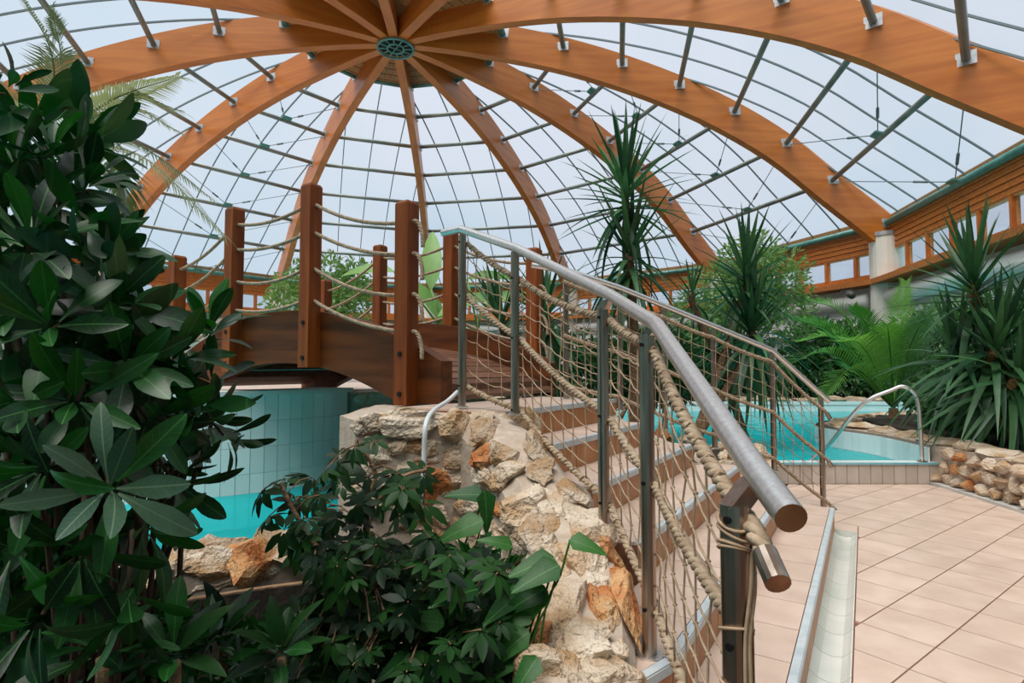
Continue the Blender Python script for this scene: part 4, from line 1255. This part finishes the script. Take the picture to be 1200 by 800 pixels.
# loose cord wound round the lowest post
mb = MB(); x, y = LP[4][0], LP[4][1]; hel = []
for zc in (1.005, 0.985, 0.962, 0.955, 0.82, 0.72):
    for i in range(17):
        a = 2 * PI * i / 16; hel.append(Vector((x + 0.0275 * math.cos(a), y + 0.0275 * math.sin(a), zc + 0.012 * math.sin(a + zc * 50))) - RO)
mb.tube(hel, 0.0032, 5)
mb.tube([p - RO for p in spline([(x + 0.02, y - 0.022, 0.96), (x + 0.016, y - 0.026, 0.9), (x + 0.004, y - 0.029, 0.82), (x + 0.002, y - 0.029, 0.72)], 5)], 0.0035, 5)
mb.tube([p - RO for p in spline([(x + 0.028, y + 0.0, 0.99), (x + 0.03, y - 0.01, 0.9), (x + 0.012, y - 0.028, 0.82), (x + 0.012, y - 0.028, 0.72)], 5)], 0.0035, 5)
mb.build('wound_cord', M['cord'], rl, True)
# far railing
RA, RB = Vector((0.45, 4.70, 0)), Vector((2.86, 5.18, 0))
def rq(q): return RA.lerp(RB, q)
rp_q = [0.0, 0.195, 0.36, 0.55, 0.785, 0.985]
def rail_line_z(q): return [2.10, 1.965, 1.82, 1.65, 1.44, 1.02][rp_q.index(q)] if q in rp_q else 0
base_z = [1.02, 0.92, 0.75, 0.58, 0.36, 0.0]
RP = []
for q, bz in zip(rp_q, base_z):
    c = rq(q); RP.append((c.x, c.y, bz, rail_line_z(q) - 0.075))
rr_ = [tuple(rq(-0.12) + UP * 2.13)] + [tuple(rq(q) + UP * (rail_line_z(q) - 0.0)) for q in rp_q[:-1]] + [tuple(rq(1.02) + UP * 0.975)]
tops2 = [tuple(rq(q) + UP * rail_line_z(q) - UP * 0.02) for q in rp_q[:-1]] + [tuple(rq(0.985) + UP * 1.01)]
tz = [rail_line_z(q) - 0.10 for q in rp_q]
ropes_r = [(tz, 0.0165, 0.03), ([z - 0.45 for z in tz[:-1]] + [tz[-1] - 0.43], 0.0165, 0.025), ([b + 0.12 for b in base_z[:-1]] + [0.10], 0.0165, 0.02)]
rail_system('stair_railing', 'stainless steel stair railing with rope net on the far side by the pool', RP, rr_, tops2, ropes_r, (0, 2), 8, 0.0165, (0.10, 0.10, 0.14), tuple(TDIR * -1.0))

# white hose hanging over the stone wall
hose = MB().tube(spline([at_y(536, 459, 3.62), at_y(524, 470, 3.45), at_y(507, 482, 3.15), at_y(499, 498, 2.99), at_y(497, 530, 2.97), at_y(496, 560, 2.96), at_y(492, 590, 2.95)], 8), 0.0135, 10).build('water_hose', M['hose'], None, True)
tag(hose, 'white hose hanging down over the stone abutment at the bridge end', 'hose')

# pool handrail
hp = thing('pool_handrail', 'bent stainless pool handrail standing on the tiled kerb', 'handrail', (4.42, 6.34, 0.235))
O = hp.location.copy()
bx = at_y(1081, 543, 6.36); tp = at_y(1070, 449, 6.36); lo = at_y(972, 520, 6.95)
pts = [(bx.x, 6.36, 0.235), (bx.x - 0.01, 6.36, 0.6), (bx.x - 0.02, 6.36, 0.86), (bx.x - 0.05, 6.38, 1.0), (bx.x - 0.14, 6.42, 1.07), (bx.x - 0.24, 6.47, 1.03), (bx.x - 0.5, 6.62, 0.85), (lo.x, 6.95, lo.z), (lo.x - 0.25, 7.1, 0.05)]
MB().tube([p - O for p in spline(pts, 6)], 0.022, 14).build('bent_tube', M['steel'], hp, True)
MB().tube([Vector((bx.x, 6.36, 0.235)) - O, Vector((bx.x, 6.36, 0.247)) - O], 0.05, 18).build('base_flange', M['steel_dark'], hp)
# wall spotlight
for (u, v) in ((995, 344),):
    c = at_y(u, v, 16.6)
    t = thing('wall_spotlight', 'small dark spotlight on the white wall beside the column', 'lamp', c)
    MB().tube([(0, 0, 0), (-0.10, -0.30, -0.10)], 0.10, 12).build('lamp_head', M['lamp'], t, True)
    MB().box((0.05, 0.2, 0.1), (0.08, 0.5, 0.08)).build('lamp_arm', M['lamp'], t)

# ================================================================== PLANTS
rnd = random.Random(11)
def rdir(rn, zmin=-1, zmax=1):
    z = rn.uniform(zmin, zmax); a = rn.uniform(0, 2 * PI); q = math.sqrt(max(0, 1 - z * z))
    return Vector((q * math.cos(a), q * math.sin(a), z))
def fill_leaves(mb_src, mats, mb):
    pass
def mesh_data(me): return [v.co.copy() for v in me.vertices], [tuple(p.vertices) for p in me.polygons]

# --- large glossy shrub in the left foreground
FL = [leaf_mesh('leaf', M['leaf_fg'], 1.0, w, 'obovate', b, 0.22, 9, wv) for w, b, wv in ((0.29, 0.14, 0.0), (0.32, 0.32, 0.01), (0.27, 0.46, 0.008), (0.34, 0.08, 0.012))]
FS = [leaf_mesh('leaf', M['leaf_fg_silver'], 1.0, w, 'obovate', b, 0.15, 7) for w, b in ((0.30, 0.18), (0.27, 0.34))]
shrub = thing('glossy_shrub', 'large glossy dark green shrub with paddle leaves in front of the bridge', 'shrub', (-1.25, 1.55, -0.42))
SO2 = shrub.location.copy()
def rosette(parent, O, c, d, n, L, meshes, rn, spread=(0.25, 1.25), store=None):
    d = d.normalized(); a = d.orthogonal().normalized(); b = d.cross(a)
    ph = rn.uniform(0, 6.28)
    for i in range(n):
        th = ph + i * 2.4; tilt = spread[0] + (spread[1] - spread[0]) * (i + 0.5) / n
        v = d * math.cos(tilt) + (a * math.cos(th) + b * math.sin(th)) * math.sin(tilt)
        base = c + d * (0.02 * (n - i) / n * 2) * L * 3 + v * 0.02
        up = d if tilt > 0.25 else a
        m = frame(base - O, v, up + rdir(rn) * 0.25, L * rn.uniform(0.75, 1.1))
        me = rn.choice(meshes)
        if store is None: put('leaf', me, parent, m)
        else:
            vs, fs = mesh_data(me); store.add([m @ q for q in vs], fs)
main = [  # u, v, Y, tip direction, leaves, length px, silver
    (62, 190, 1.45, (0.1, -0.2, 1), 9, 58, 0), (38, 297, 1.30, (0.2, -0.5, 1), 9, 100, 0), (5, 110, 1.35, (0.6, -0.1, 0.6), 6, 52, 0),
    (95, 225, 1.5, (0.5, -0.1, 0.7), 8, 58, 0), (125, 362, 1.45, (0.7, -0.4, 0.35), 9, 92, 0), (240, 402, 1.60, (0.3, -0.2, 0.9), 11, 66, 0),
    (148, 432, 1.35, (0.6, -0.6, 0.1), 9, 78, 0), (128, 572, 1.15, (0.55, -0.75, 0.15), 10, 92, 1), (62, 385, 1.25, (0.3, -0.8, 0.2), 9, 84, 0),
    (28, 470, 1.2, (0.2, -0.9, 0), 9, 84, 0), (172, 490, 1.4, (0.8, -0.3, -0.2), 9, 72, 0), (232, 486, 1.55, (0.9, -0.1, -0.2), 9, 62, 0), (262, 510, 1.6, (0.9, 0, -0.5), 8, 46, 0),
    (60, 545, 1.15, (0.1, -0.9, -0.1), 9, 88, 0), (20, 640, 1.1, (0.3, -0.8, -0.3), 9, 88, 0), (95, 640, 1.15, (0.5, -0.7, -0.4), 9, 84, 0), (165, 612, 1.3, (0.7, -0.4, -0.5), 9, 74, 0),
    (200, 560, 1.45, (0.8, -0.2, -0.5), 8, 60, 1), (20, 370, 1.3, (0, -0.7, 0.5), 8, 84, 0), (90, 470, 1.25, (0.4, -0.8, 0.1), 9, 80, 0), (195, 430, 1.5, (0.7, -0.3, 0.4), 8, 68, 0),
    (20, 200, 1.5, (0, -0.3, 0.9), 8, 62, 0), (120, 300, 1.55, (0.6, -0.2, 0.6), 8, 66, 0), (150, 690, 1.2, (0.4, -0.6, -0.6), 7, 84, 0), (50, 720, 1.05, (0.2, -0.8, -0.2), 8, 90, 0)]
nleaf = 0
stems = []
for (u, v, Y, d, n, lp, sv) in main:
    c = at_y(u, v, Y); L = lp / FPX * Y
    rosette(shrub, SO2, c, Vector(d), n, L, FL if not sv else FL + FS + FS + FS, rnd, (0.2, 1.35))
    stems.append((c, Vector(d).normalized())); nleaf += n
fill = MB()
for i in range(110):
    v = rnd.uniform(150, 800)
    ub = [(150, 100), (220, 105), (300, 130), (350, 180), (400, 245), (450, 255), (520, 225), (600, 165), (680, 110), (800, 120)]
    for (va, ua), (vb, ub2) in zip(ub[:-1], ub[1:]):
        if va <= v <= vb: umax = ua + (ub2 - ua) * (v - va) / (vb - va)
    u = rnd.uniform(-60, umax); Y = rnd.uniform(1.35, 1.9)
    c = at_y(u, v, Y); L = rnd.uniform(60, 85) / FPX * Y
    rosette(shrub, SO2, c, Vector((rnd.uniform(-.2, .8), rnd.uniform(-.9, .1), rnd.uniform(-.5, .9))), 7, L, FL, rnd, (0.2, 1.4), fill)
    if i % 3 == 0: stems.append((c, Vector((0.2, -0.4, 0.6)).normalized()))
stuff(fill.build('inner_leaves', M['leaf_fg'], shrub, True))
sb = MB()
for c, d in stems:
    root = Vector((SO2.x + rnd.uniform(-.1, .1), SO2.y + rnd.uniform(-.1, .1), -0.42))
    m1 = root.lerp(c, 0.5) + Vector((0, 0.1, 0.1)); m2 = c - d * 0.12
    sb.tube([p - SO2 for p in spline([root, m1, m2, c], 4)], 0.008, 5, rs=[0.011 - 0.0006 * i for i in range(13)])
sb.build('stems', M['bark_dk'], shrub, True)

# --- umbrella-leaf shrub in front of the stone wall
def palmate(name, material, n, L, w, droop):
    mb = MB()
    lm = leaf_mesh('tmp', None, L, w, 'oval', 0.18, 0.15, 4)
    vs, fs = mesh_data(lm)
    for i in range(n):
        a = 2 * PI * i / n * 0.92
        m = Matrix.Rotation(a, 4, 'Z') @ Matrix.Rotation(droop, 4, 'Y') @ Matrix.Translation((0.012, 0, 0))
        mb.add([m @ v for v in vs], fs)
    bpy.data.meshes.remove(lm)
    return mb.mesh(name, material, True)
PMs = [palmate('leaf', M['leaf_sch'], 8, 0.085, 0.034, 0.30), palmate('leaf', M['leaf_sch'], 7, 0.10, 0.040, 0.5), palmate('leaf', M['leaf_sch'], 7, 0.075, 0.034, 0.15)]
sch = thing('umbrella_shrub', 'bushy umbrella plant with small fingered leaves growing in front of the stone wall', 'shrub', (-0.52, 2.15, -0.42))
O = sch.location.copy()
tips = []
def in_poly(u, v, poly):
    r = False; j = len(poly) - 1
    for i in range(len(poly)):
        if (poly[i][1] > v) != (poly[j][1] > v) and u < (poly[j][0] - poly[i][0]) * (v - poly[i][1]) / (poly[j][1] - poly[i][1]) + poly[i][0]: r = not r
        j = i
    return r
spoly = [(415, 512), (440, 512), (455, 545), (515, 545), (500, 580), (520, 640), (585, 650), (600, 800), (290, 800), (330, 745), (375, 690), (350, 640), (310, 605), (300, 570), (350, 548), (395, 530)]
cnt = 0
while cnt < 270:
    u, v = rnd.uniform(250, 600), rnd.uniform(508, 800)
    if not in_poly(u, v, spoly): continue
    if v < 620 and rnd.random() < 0.55: continue
    Y = rnd.uniform(1.75, 2.45) - max(0, (v - 600)) / 200 * 0.3
    c = at_y(u, v, Y)
    d = Vector((rnd.uniform(-.6, .6), rnd.uniform(-.8, .1), rnd.uniform(0.5, 1)))
    put('leaf', rnd.choice(PMs), sch, frame(c - O, d.orthogonal(), d, rnd.uniform(0.65, 1.05) * Y / 2.0))
    tips.append((c, d.normalized())); cnt += 1
sb = MB()
trk = spline([at_y(560, 790, 2.0), at_y(450, 700, 2.05), at_y(432, 640, 2.1), at_y(430, 590, 2.1), at_y(440, 555, 2.12), at_y(420, 520, 2.1)], 6)
sb.tube([p - O for p in trk], 0.012, 7, rs=[0.018 - 0.0004 * i for i in range(len(trk))])
trk2 = spline([at_y(450, 700, 2.05), at_y(380, 650, 2.0), at_y(345, 600, 2.0), at_y(330, 570, 2.0)], 6)
sb.tube([p - O for p in trk2], 0.009, 6)
trk3 = spline([at_y(430, 600, 2.1), at_y(470, 560, 2.15), at_y(500, 550, 2.2)], 6)
sb.tube([p - O for p in trk3], 0.007, 6)
spine = trk + trk2 + trk3
for c, d in tips:
    b = min(spine, key=lambda q: (q - c).length)
    sb.tube([p - O for p in (b, (b + c) / 2 + Vector((0, 0, 0.02)), c)], 0.0028, 4)
sb.build('stems', M['bark'], sch, True)

# --- pothos climbing at the stone wall
PO = [leaf_mesh('leaf', M['leaf_pothos'], 1.0, 0.62, 'heart', 0.22, 0.22, 8), leaf_mesh('leaf', M['leaf_pothos'], 1.0, 0.56, 'heart', 0.32, 0.28, 8)]
pot = thing('pothos_vine', 'broad heart-shaped pothos leaves climbing against the stone wall', 'vine', (-0.02, 2.1, -0.42))
O = pot.location.copy()
pl = [(566, 580, 2.35, 45, (-1, -0.1, 0.12)), (568, 575, 2.35, 48, (0.15, -0.3, -1)), (668, 632, 1.72, 44, (0.75, -0.3, -0.15)), (650, 655, 1.75, 58, (-1, -0.3, -0.15)), (655, 662, 1.72, 62, (-0.9, -0.4, -0.25)),
      (640, 690, 1.75, 62, (-1, -0.2, -0.35)), (640, 690, 1.75, 48, (-0.6, -0.3, -0.7)), (622, 715, 1.75, 50, (-0.8, -0.3, -0.3)), (566, 610, 2.3, 60, (-1, -0.2, -0.3)), (600, 640, 2.1, 40, (-0.8, -0.2, 0.35)), (620, 740, 1.7, 60, (-0.9, -0.3, -0.5)), (600, 770, 1.7, 60, (-0.7, -0.5, -0.2)), (560, 690, 1.8, 60, (-0.6, -0.6, 0.1)), (520, 730, 1.8, 55, (-0.9, -0.3, 0.3)),
      (575, 735, 1.75, 56, (-0.4, -0.8, -0.3)), (540, 770, 1.7, 60, (-0.8, -0.4, -0.3)), (606, 700, 1.8, 58, (-0.5, -0.7, 0.0)), (585, 660, 1.9, 50, (-0.8, -0.4, -0.2)), (630, 770, 1.62, 56, (-0.6, -0.6, -0.5)), (480, 770, 1.75, 50, (-0.4, -0.8, 0.1))]
sb = MB()
for (u, v, Y, lp, d) in pl:
    c = at_y(u, v, Y); L = lp / FPX * Y
    put('leaf', rnd.choice(PO), pot, frame(c - O, d, (rnd.uniform(-.3, .3), -0.8, 0.9), L))
    sb.tube([p - O for p in spline([c, c + Vector((-0.03, -0.01, -0.10)), c + Vector((-0.09, 0.0, -0.3)), Vector((c.x - 0.15, c.y, -0.42))], 4)], 0.0035, 5)
sb.build('stems', M['leaf_pothos'], pot, True)
# --- low broad-leaved plants at the bed edge
low_me = [leaf_mesh('leaf', M['leaf_pothos'], 1.0, 0.34, 'oval', 0.30, 0.25, 7), leaf_mesh('leaf', M['leaf_sch'], 1.0, 0.38, 'oval', 0.35, 0.25, 7), leaf_mesh('leaf', M['leaf_fg'], 1.0, 0.34, 'obovate', 0.3, 0.2, 7)]
for i, (u, v, Y, n, lp, lab) in enumerate([(205, 775, 1.25, 9, 66, 'low rosette of upright paddle leaves at the edge of the bed'), (262, 752, 1.9, 9, 58, 'variegated broad-leaved plant below the rock rim'),
                                          (330, 770, 1.6, 12, 56, 'dark arching broad-leaved plant beside the umbrella plant'), (120, 770, 1.2, 10, 70, 'dark broad-leaved plant under the glossy shrub')]):
    c = at_y(u, v, Y)
    t = thing('broadleaf_plant', lab, 'plant', (c.x, c.y, -0.42))
    rosette(t, t.location.copy(), c, Vector((0.05, -0.35, 1)), n, lp / FPX * Y, [low_me[(1, 0, 1, 2)[i]], low_me[(2, 1, 2, 2)[i]]], rnd, (0.3, 1.5))
    MB().tube([(0, 0, 0), (0.01, 0.01, (c.z + 0.42) * 0.5), (0, 0, c.z + 0.42)], 0.012, 6).build('stem', M['bark'], t, True)

# --- sword-leaved yuccas
YL = [leaf_mesh('leaf', M['leaf_yucca'], 1.0, 0.080, 'sword', b, 0.35, 6) for b in (0.02, 0.12, 0.32)]
YD = [leaf_mesh('leaf', M['leaf_yucca'], 1.0, 0.088, 'sword', b, 0.3, 7) for b in (0.55, 0.8)]
def yucca(label, base, heads, trunk_mat='bark', dens=60):
    t = thing('yucca', label, 'yucca', base)
    O = Vector(base)
    for (c, d, L, n, droop) in heads:
        c = Vector(c); d = Vector(d).normalized(); a = d.orthogonal().normalized(); b = d.cross(a)
        tr_ = spline([O, O.lerp(c, 0.5) + Vector((0.05, 0.0, 0)), c - d * 0.1 * L, c + d * 0.15 * L], 5)
        MB().tube([p - O for p in tr_], 0.05, 8, rs=[0.065 - 0.0015 * i for i in range(len(tr_))]).build('trunk', M[trunk_mat], t, True)
        for i in range(n):
            k = i / n; th = i * 2.399 + rnd.uniform(-.15, .15)
            tilt = 0.08 + 2.0 * k ** 0.85
            v = d * math.cos(tilt) + (a * math.cos(th) + b * math.sin(th)) * math.sin(tilt)
            bs = c + d * (0.18 - 0.42 * k) * L
            me = YL[0] if k < 0.35 else (YL[1] if k < 0.6 else rnd.choice(YL[1:]))
            if k > 1 - droop: me = rnd.choice(YD); v = (v + Vector((0, 0, -0.25))).normalized()
            upv = d if tilt > 0.2 else a
            put('leaf', me, t, frame(bs - O, v, upv + rdir(rnd) * 0.1, L * rnd.uniform(0.82, 1.08)))
    return t
c1 = at_y(733, 232, 7.2); c1b = at_y(738, 305, 7.15)
yucca('tall slender yucca behind the stair railing, highest crown of sword leaves', (c1.x + 0.1, 7.3, 0.22), [(c1, (-0.03, -0.05, 1), 1.05, 58, 0.15), (c1b, (0, -0.1, 1), 1.0, 52, 0.6)])
c2 = at_y(873, 330, 8.2); c2b = at_y(880, 395, 8.0)
yucca('dense yucca with hanging sword leaves beside the far railing at the pool', (2.35, 7.4, 0.22) if False else (c2b.x - 0.9, 7.9, 0.2), [(c2, (0.03, -0.05, 1), 1.0, 60, 0.1), (c2b, (0, -0.15, 1), 1.05, 80, 0.6)])
c3 = at_y(1142, 345, 6.4); c3b = at_y(1165, 420, 6.2); c3c = at_y(1215, 400, 6.2)
yucca('large yucca with drooping sword leaves in the stone planter', (at_y(1192, 500, 6.3).x, 6.3, 0.45), [(c3, (-0.12, -0.1, 1), 0.95, 62, 0.2), (c3b, (0, -0.25, 0.9), 0.95, 80, 0.65), (c3c, (0.2, -0.2, 1), 0.95, 60, 0.5), (at_y(1128, 435, 6.6), (-0.3, -0.2, 0.8), 0.9, 60, 0.8), (at_y(1185, 455, 6.0), (0, -0.4, 0.8), 0.85, 64, 0.85)], 'trunk_o')
c4 = at_y(811, 350, 10.5)
yucca('small yucca rosette growing between the two tall yuccas', (c4.x, 10.5, 0.2) if False else (c4.x, 8.15, 0.2), [(at_y(811, 350, 8.15), (0, 0, 1), 0.55, 36, 0.3)])
c5 = at_y(640, 372, 6.9)
yucca('yucca clump with stiff upright leaves behind the bridge end post', (c5.x, 6.9, 0.22), [(c5, (-0.2, 0, 1), 0.85, 56, 0.3), (at_y(590, 385, 6.8), (-0.3, 0, 1), 0.8, 50, 0.3)])

# --- feather palms
def frond_mesh(path, Lf, nl, material, wid=0.022, vee=0.5, droop=0.25, tipk=0.35, rad=0.012, angle=0.85):
    pts = spline(path, 8); mb = MB(); m = len(pts)
    mb.tube(pts, rad, 5, rs=[rad * (1 - 0.8 * i / (m - 1)) for i in range(m)])
    for i in range(nl):
        k = 0.2 + 0.8 * i / (nl - 1)
        f = k * (m - 1); j = min(m - 2, int(f)); p = pts[j].lerp(pts[j + 1], f - j)
        d = (pts[min(m - 1, j + 2)] - pts[max(0, j - 1)]).normalized()
        side = d.cross(Vector((0, 0, 1)))
        if side.length < 0.05: side = Vector((1, 0, 0))
        side.normalize(); nrm = side.cross(d).normalized()
        env = math.sin(PI * min(1, 0.16 + 0.84 * k) ** 0.9) ** 0.6 if k < 0.97 else 0.4
        for sg in (-1, 1):
            ll = Lf * max(tipk, env) * rnd.uniform(0.9, 1.08)
            v = (d * math.cos(angle) + side * (sg * math.sin(angle)) + nrm * vee * rnd.uniform(0.7, 1.3) * 0.5).normalized()
            w = v.cross(nrm); w = w.normalized() * wid / 2
            q1 = p + v * ll * 0.5 - Vector((0, 0, droop * ll * 0.25)); q2 = p + v * ll - Vector((0, 0, droop * ll))
            mb.add([p - w * 0.6, p + w * 0.6, q1 + w, q1 - w, q2], [(0, 1, 2, 3), (3, 2, 4)])
    return mb
def palm(name, label, base, crown, fronds, Lf, nl, material, trunk, **kw):
    t = thing(name, label, 'palm', base); O = Vector(base); c = Vector(crown)
    tr_ = spline([O, O.lerp(c, 0.5), c], 4)
    MB().tube([p - O for p in tr_], trunk, 9, rs=[trunk * (1.15 - 0.2 * i / 8) for i in range(len(tr_))]).build('trunk', M['bark'], t, True)
    for f in fronds:
        mt = material
        if len(f) > 2: mt = f[2]
        tip = Vector(f[0]); mid = f[1]
        if not isinstance(mid, Vector): mid = c.lerp(tip, 0.55) + Vector((0, 0, mid))
        mb = frond_mesh([c, mid, tip], Lf, nl, mt, **kw)
        mb.v = [tuple(Vector(v) - O) for v in mb.v]
        mb.build('frond', M[mt], t)
    return t
cr = at_y(1047, 478, 9.2)
fr = []
for (u, v, Y, h, m) in [(925, 372, 8.6, 0.35, 'leaf_palm'), (915, 430, 8.4, 0.5, 'leaf_palm'), (948, 352, 9.6, 0.5, 'leaf_palm'), (962, 470, 8.4, 0.55, 'leaf_palm'), (1062, 330, 9.4, 0.15, 'leaf_palm'), (1000, 360, 9.0, 0.3, 'leaf_palm'),
                        (1105, 345, 9.0, 0.25, 'leaf_palm_dk'), (1130, 400, 8.8, 0.4, 'leaf_palm_dk'), (1085, 370, 8.2, 0.2, 'leaf_palm_dk'), (1130, 350, 9.6, 0.3, 'leaf_palm_dk'), (980, 400, 8.2, 0.4, 'leaf_palm'), (1110, 440, 8.3, 0.4, 'leaf_palm_dk'), (1040, 380, 8.2, 0.25, 'leaf_palm'), (1150, 430, 9.2, 0.5, 'leaf_palm_dk'), (935, 400, 9.4, 0.5, 'leaf_palm')]:
    fr.append((at_y(u, v, Y), h, m))
palm('date_palm', 'feathery date palm with arching fronds on the pool island', (cr.x, 9.2, 0.45), cr, fr, 0.44, 46, 'leaf_palm', 0.07, wid=0.020, vee=0.7, droop=0.15, rad=0.018, angle=0.8)
ac = at_y(55, 175, 3.6)
fr = []
for (u, v, Y, uu, vv) in [(208, 90, 3.4, 130, 118), (212, 155, 3.3, 140, 125), (212, 130, 3.5, 140, 112), (262, 275, 3.2, 160, 180), (248, 232, 3.5, 150, 165), (150, 250, 3.2, 130, 185), (20, -15, 3.4, 62, 70), (-30, 60, 3.4, 10, 110), (120, 175, 3.2, 95, 130), (-20, 150, 3.3, 10, 130), (60, 10, 3.9, 72, 80)]:
    fr.append((at_y(u, v, Y), at_y(uu, vv, Y + 0.05)))
palm('areca_palm', 'pale feathery palm rising behind the glossy shrub', (ac.x + 0.1, 3.5, 1.0) if False else (ac.x, 2.5, -0.42), ac, fr, 0.26, 44, 'leaf_areca', 0.03, wid=0.012, vee=0.25, droop=0.35, rad=0.008, angle=0.7, tipk=0.25)

# --- background bushes and trees
def bush(name, label, cat, base, lumps, material, nleaf, L, trunk=0.0):
    """lumps: (x, y, z, r) world balls filled with small leaves"""
    t = thing(name, label, cat, base); O = Vector(base)
    mb = MB()
    tot = sum(l[3] ** 2 for l in lumps)
    for (x, y, z, r) in lumps:
        for i in range(int(nleaf * r * r / tot)):
            d = rdir(rnd); c = Vector((x, y, z)) + d * r * rnd.uniform(0.55, 1.05)
            c.z = max(c.z, base[2] + 0.02)
            v = (d + rdir(rnd) * 0.9 + Vector((0, 0, -0.2))).normalized(); m = frame(c - O, v, d + rdir(rnd) * 0.6, L * rnd.uniform(0.7, 1.3))
            w = 0.2
            q = [m @ Vector(p) for p in ((0, 0, 0), (0.5, -w, 0.06), (1, 0, -0.08), (0.5, w, 0.06))]
            mb.add(q, [(0, 1, 2, 3)])
    stuff(mb.build('foliage', M[material], t))
    sb = MB()
    for (x, y, z, r) in lumps:
        e = Vector((x, y, z)) - O
        sb.tube([Vector((0, 0, 0)), Vector((e.x * 0.4, e.y * 0.4, e.z * 0.6)), e], 0.03 + trunk, 6, rs=[0.04 + trunk, 0.03 + trunk * 0.6, 0.015])
    sb.build('trunk', M['bark'], t, True)
    return t
def lump(u, v, Y, r): c = at_y(u, v, Y); return (c.x, c.y, c.z, r)
b = at_y(385, 400, 11.5)
bush('leafy_tree', 'light green leafy tree behind the middle of the bridge', 'tree', (b.x, 11.5, 1.02), [lump(350, 345, 11.5, 0.6), lump(385, 335, 11.5, 0.7), lump(410, 350, 11.4, 0.55), lump(380, 360, 11.0, 0.6), lump(335, 358, 11.2, 0.4), lump(420, 330, 11.8, 0.45)], 'leaf_lime', 3000, 0.14, 0.03)
bush('flowering_shrub', 'pale grey-green bushy tree behind the pool yucca', 'tree', (at_y(905, 350, 13.5).x, 15.9, 0.4), [lump(880, 310, 16, 0.9), lump(905, 330, 16, 1.0), lump(840, 345, 15.9, 0.9), lump(870, 350, 15.9, 1.0), lump(915, 365, 15.9, 0.9), lump(815, 375, 15.9, 0.8)], 'leaf_lime', 4200, 0.2, 0.05)
for i, (lab, lumps, mt, n) in enumerate([
    ('dense dark green hedge shrub behind the far pool edge, below the column', [lump(950, 440, 16.4, 0.7), lump(990, 445, 16.3, 0.6), lump(1020, 435, 16.2, 0.7), lump(960, 405, 16.8, 0.8), lump(1000, 410, 16.6, 0.8)], 'leaf_bush', 4500),
    ('green shrub behind the net of the far railing', [lump(700, 440, 9, 0.5), lump(740, 430, 9.3, 0.6), lump(780, 430, 9.2, 0.6), lump(660, 425, 9.4, 0.6), lump(620, 430, 9.5, 0.5)], 'leaf_bush', 4200),
    ('dark green shrub filling the stone planter behind the drooping yucca', [lump(1120, 480, 7.6, 0.35), lump(1150, 470, 7.4, 0.45), lump(1190, 480, 7.2, 0.45), lump(1100, 465, 8, 0.35), lump(1170, 440, 7.9, 0.5), lump(1230, 470, 7.2, 0.5)], 'leaf_bush', 3000),
    ('mid green shrub on the bank behind the date palm', [lump(1090, 400, 10.8, 0.7), lump(1135, 395, 10.2, 0.7), lump(1175, 395, 9.4, 0.7), lump(1070, 430, 10.9, 0.7)], 'leaf_bush', 4200),
    ('green shrub on the far bank behind the yuccas', [lump(800, 420, 16.3, 0.8), lump(850, 425, 16.3, 0.9), lump(760, 425, 16.4, 0.8), lump(900, 435, 16.4, 0.7)], 'leaf_bush', 4200)]):
    x, y = lumps[0][0], lumps[0][1]
    zb = 0.4 if y > 12.9 else (0.45 if x > 4.5 else 0.22)
    if i == 3: zb = 0.44
    bush('garden_shrub', lab, 'shrub', (x, y if i != 1 else 8.1, zb), lumps, mt, n, 0.24 if y > 12 else 0.16)
gc = [lump(230, 800, 1.75, 0.18), lump(340, 790, 2.1, 0.22), lump(140, 790, 1.7, 0.22), lump(430, 775, 2.0, 0.25), lump(530, 760, 2.0, 0.25), lump(60, 790, 1.7, 0.25), lump(560, 700, 2.2, 0.2)]
bush('ground_cover', 'dark low leafy ground cover filling the planting bed', 'ground cover', (-0.75, 2.0, -0.42), gc, 'leaf_fg', 2600, 0.075)
# banana plants behind the bridge end
BL = leaf_mesh('leaf', M['leaf_banana'], 1.0, 0.30, 'oval', 0.35, 0.35, 8)
for i, (u, v, Y, lab, lv) in enumerate([(520, 400, 9.0, 'banana plant with broad pale leaves behind the bridge post', [(506, 300, 0.0, 0.1, 1, 1.1), (430, 312, -1, 0, 0.2, .9), (505, 350, -0.3, -.2, 0.6, .9)]),
                                        (560, 400, 8.6, 'banana plant with broad leaves behind the first stair posts', [(575, 320, 1, 0, 0.25, 0.75), (545, 350, 0.8, -.1, 0.5, 1.0), (590, 345, 1, 0.1, 0.6, .8)])]):
    c = at_y(u, v, Y)
    t = thing('banana_plant', lab, 'banana plant', (c.x, c.y, 0.22 if False else 0.14)); O = t.location.copy()
    MB().tube([(0, 0, 0), (0.02, 0, 0.8), (0, 0, c.z - 0.14 + 0.2)], 0.09, 10, rs=[0.11, 0.09, 0.06]).build('stem', M['leaf_banana'], t, True)
    for (lu, lvv, dx, dy, dz, L) in lv:
        e = at_y(lu, lvv, Y); d = Vector((dx, dy, dz)).normalized(); b0 = e - d * L * 0.5
        MB().tube([Vector((0, 0, c.z - 0.14 + 0.15)), (Vector((0, 0, c.z)) + (b0 - O)) / 2 + Vector((0, 0, .05)), b0 - O], 0.02, 6).build('leaf_stalk', M['leaf_banana'], t, True)
        put('leaf', BL, t, frame(b0 - O, d, (0.1, -0.7, 0.7), L))
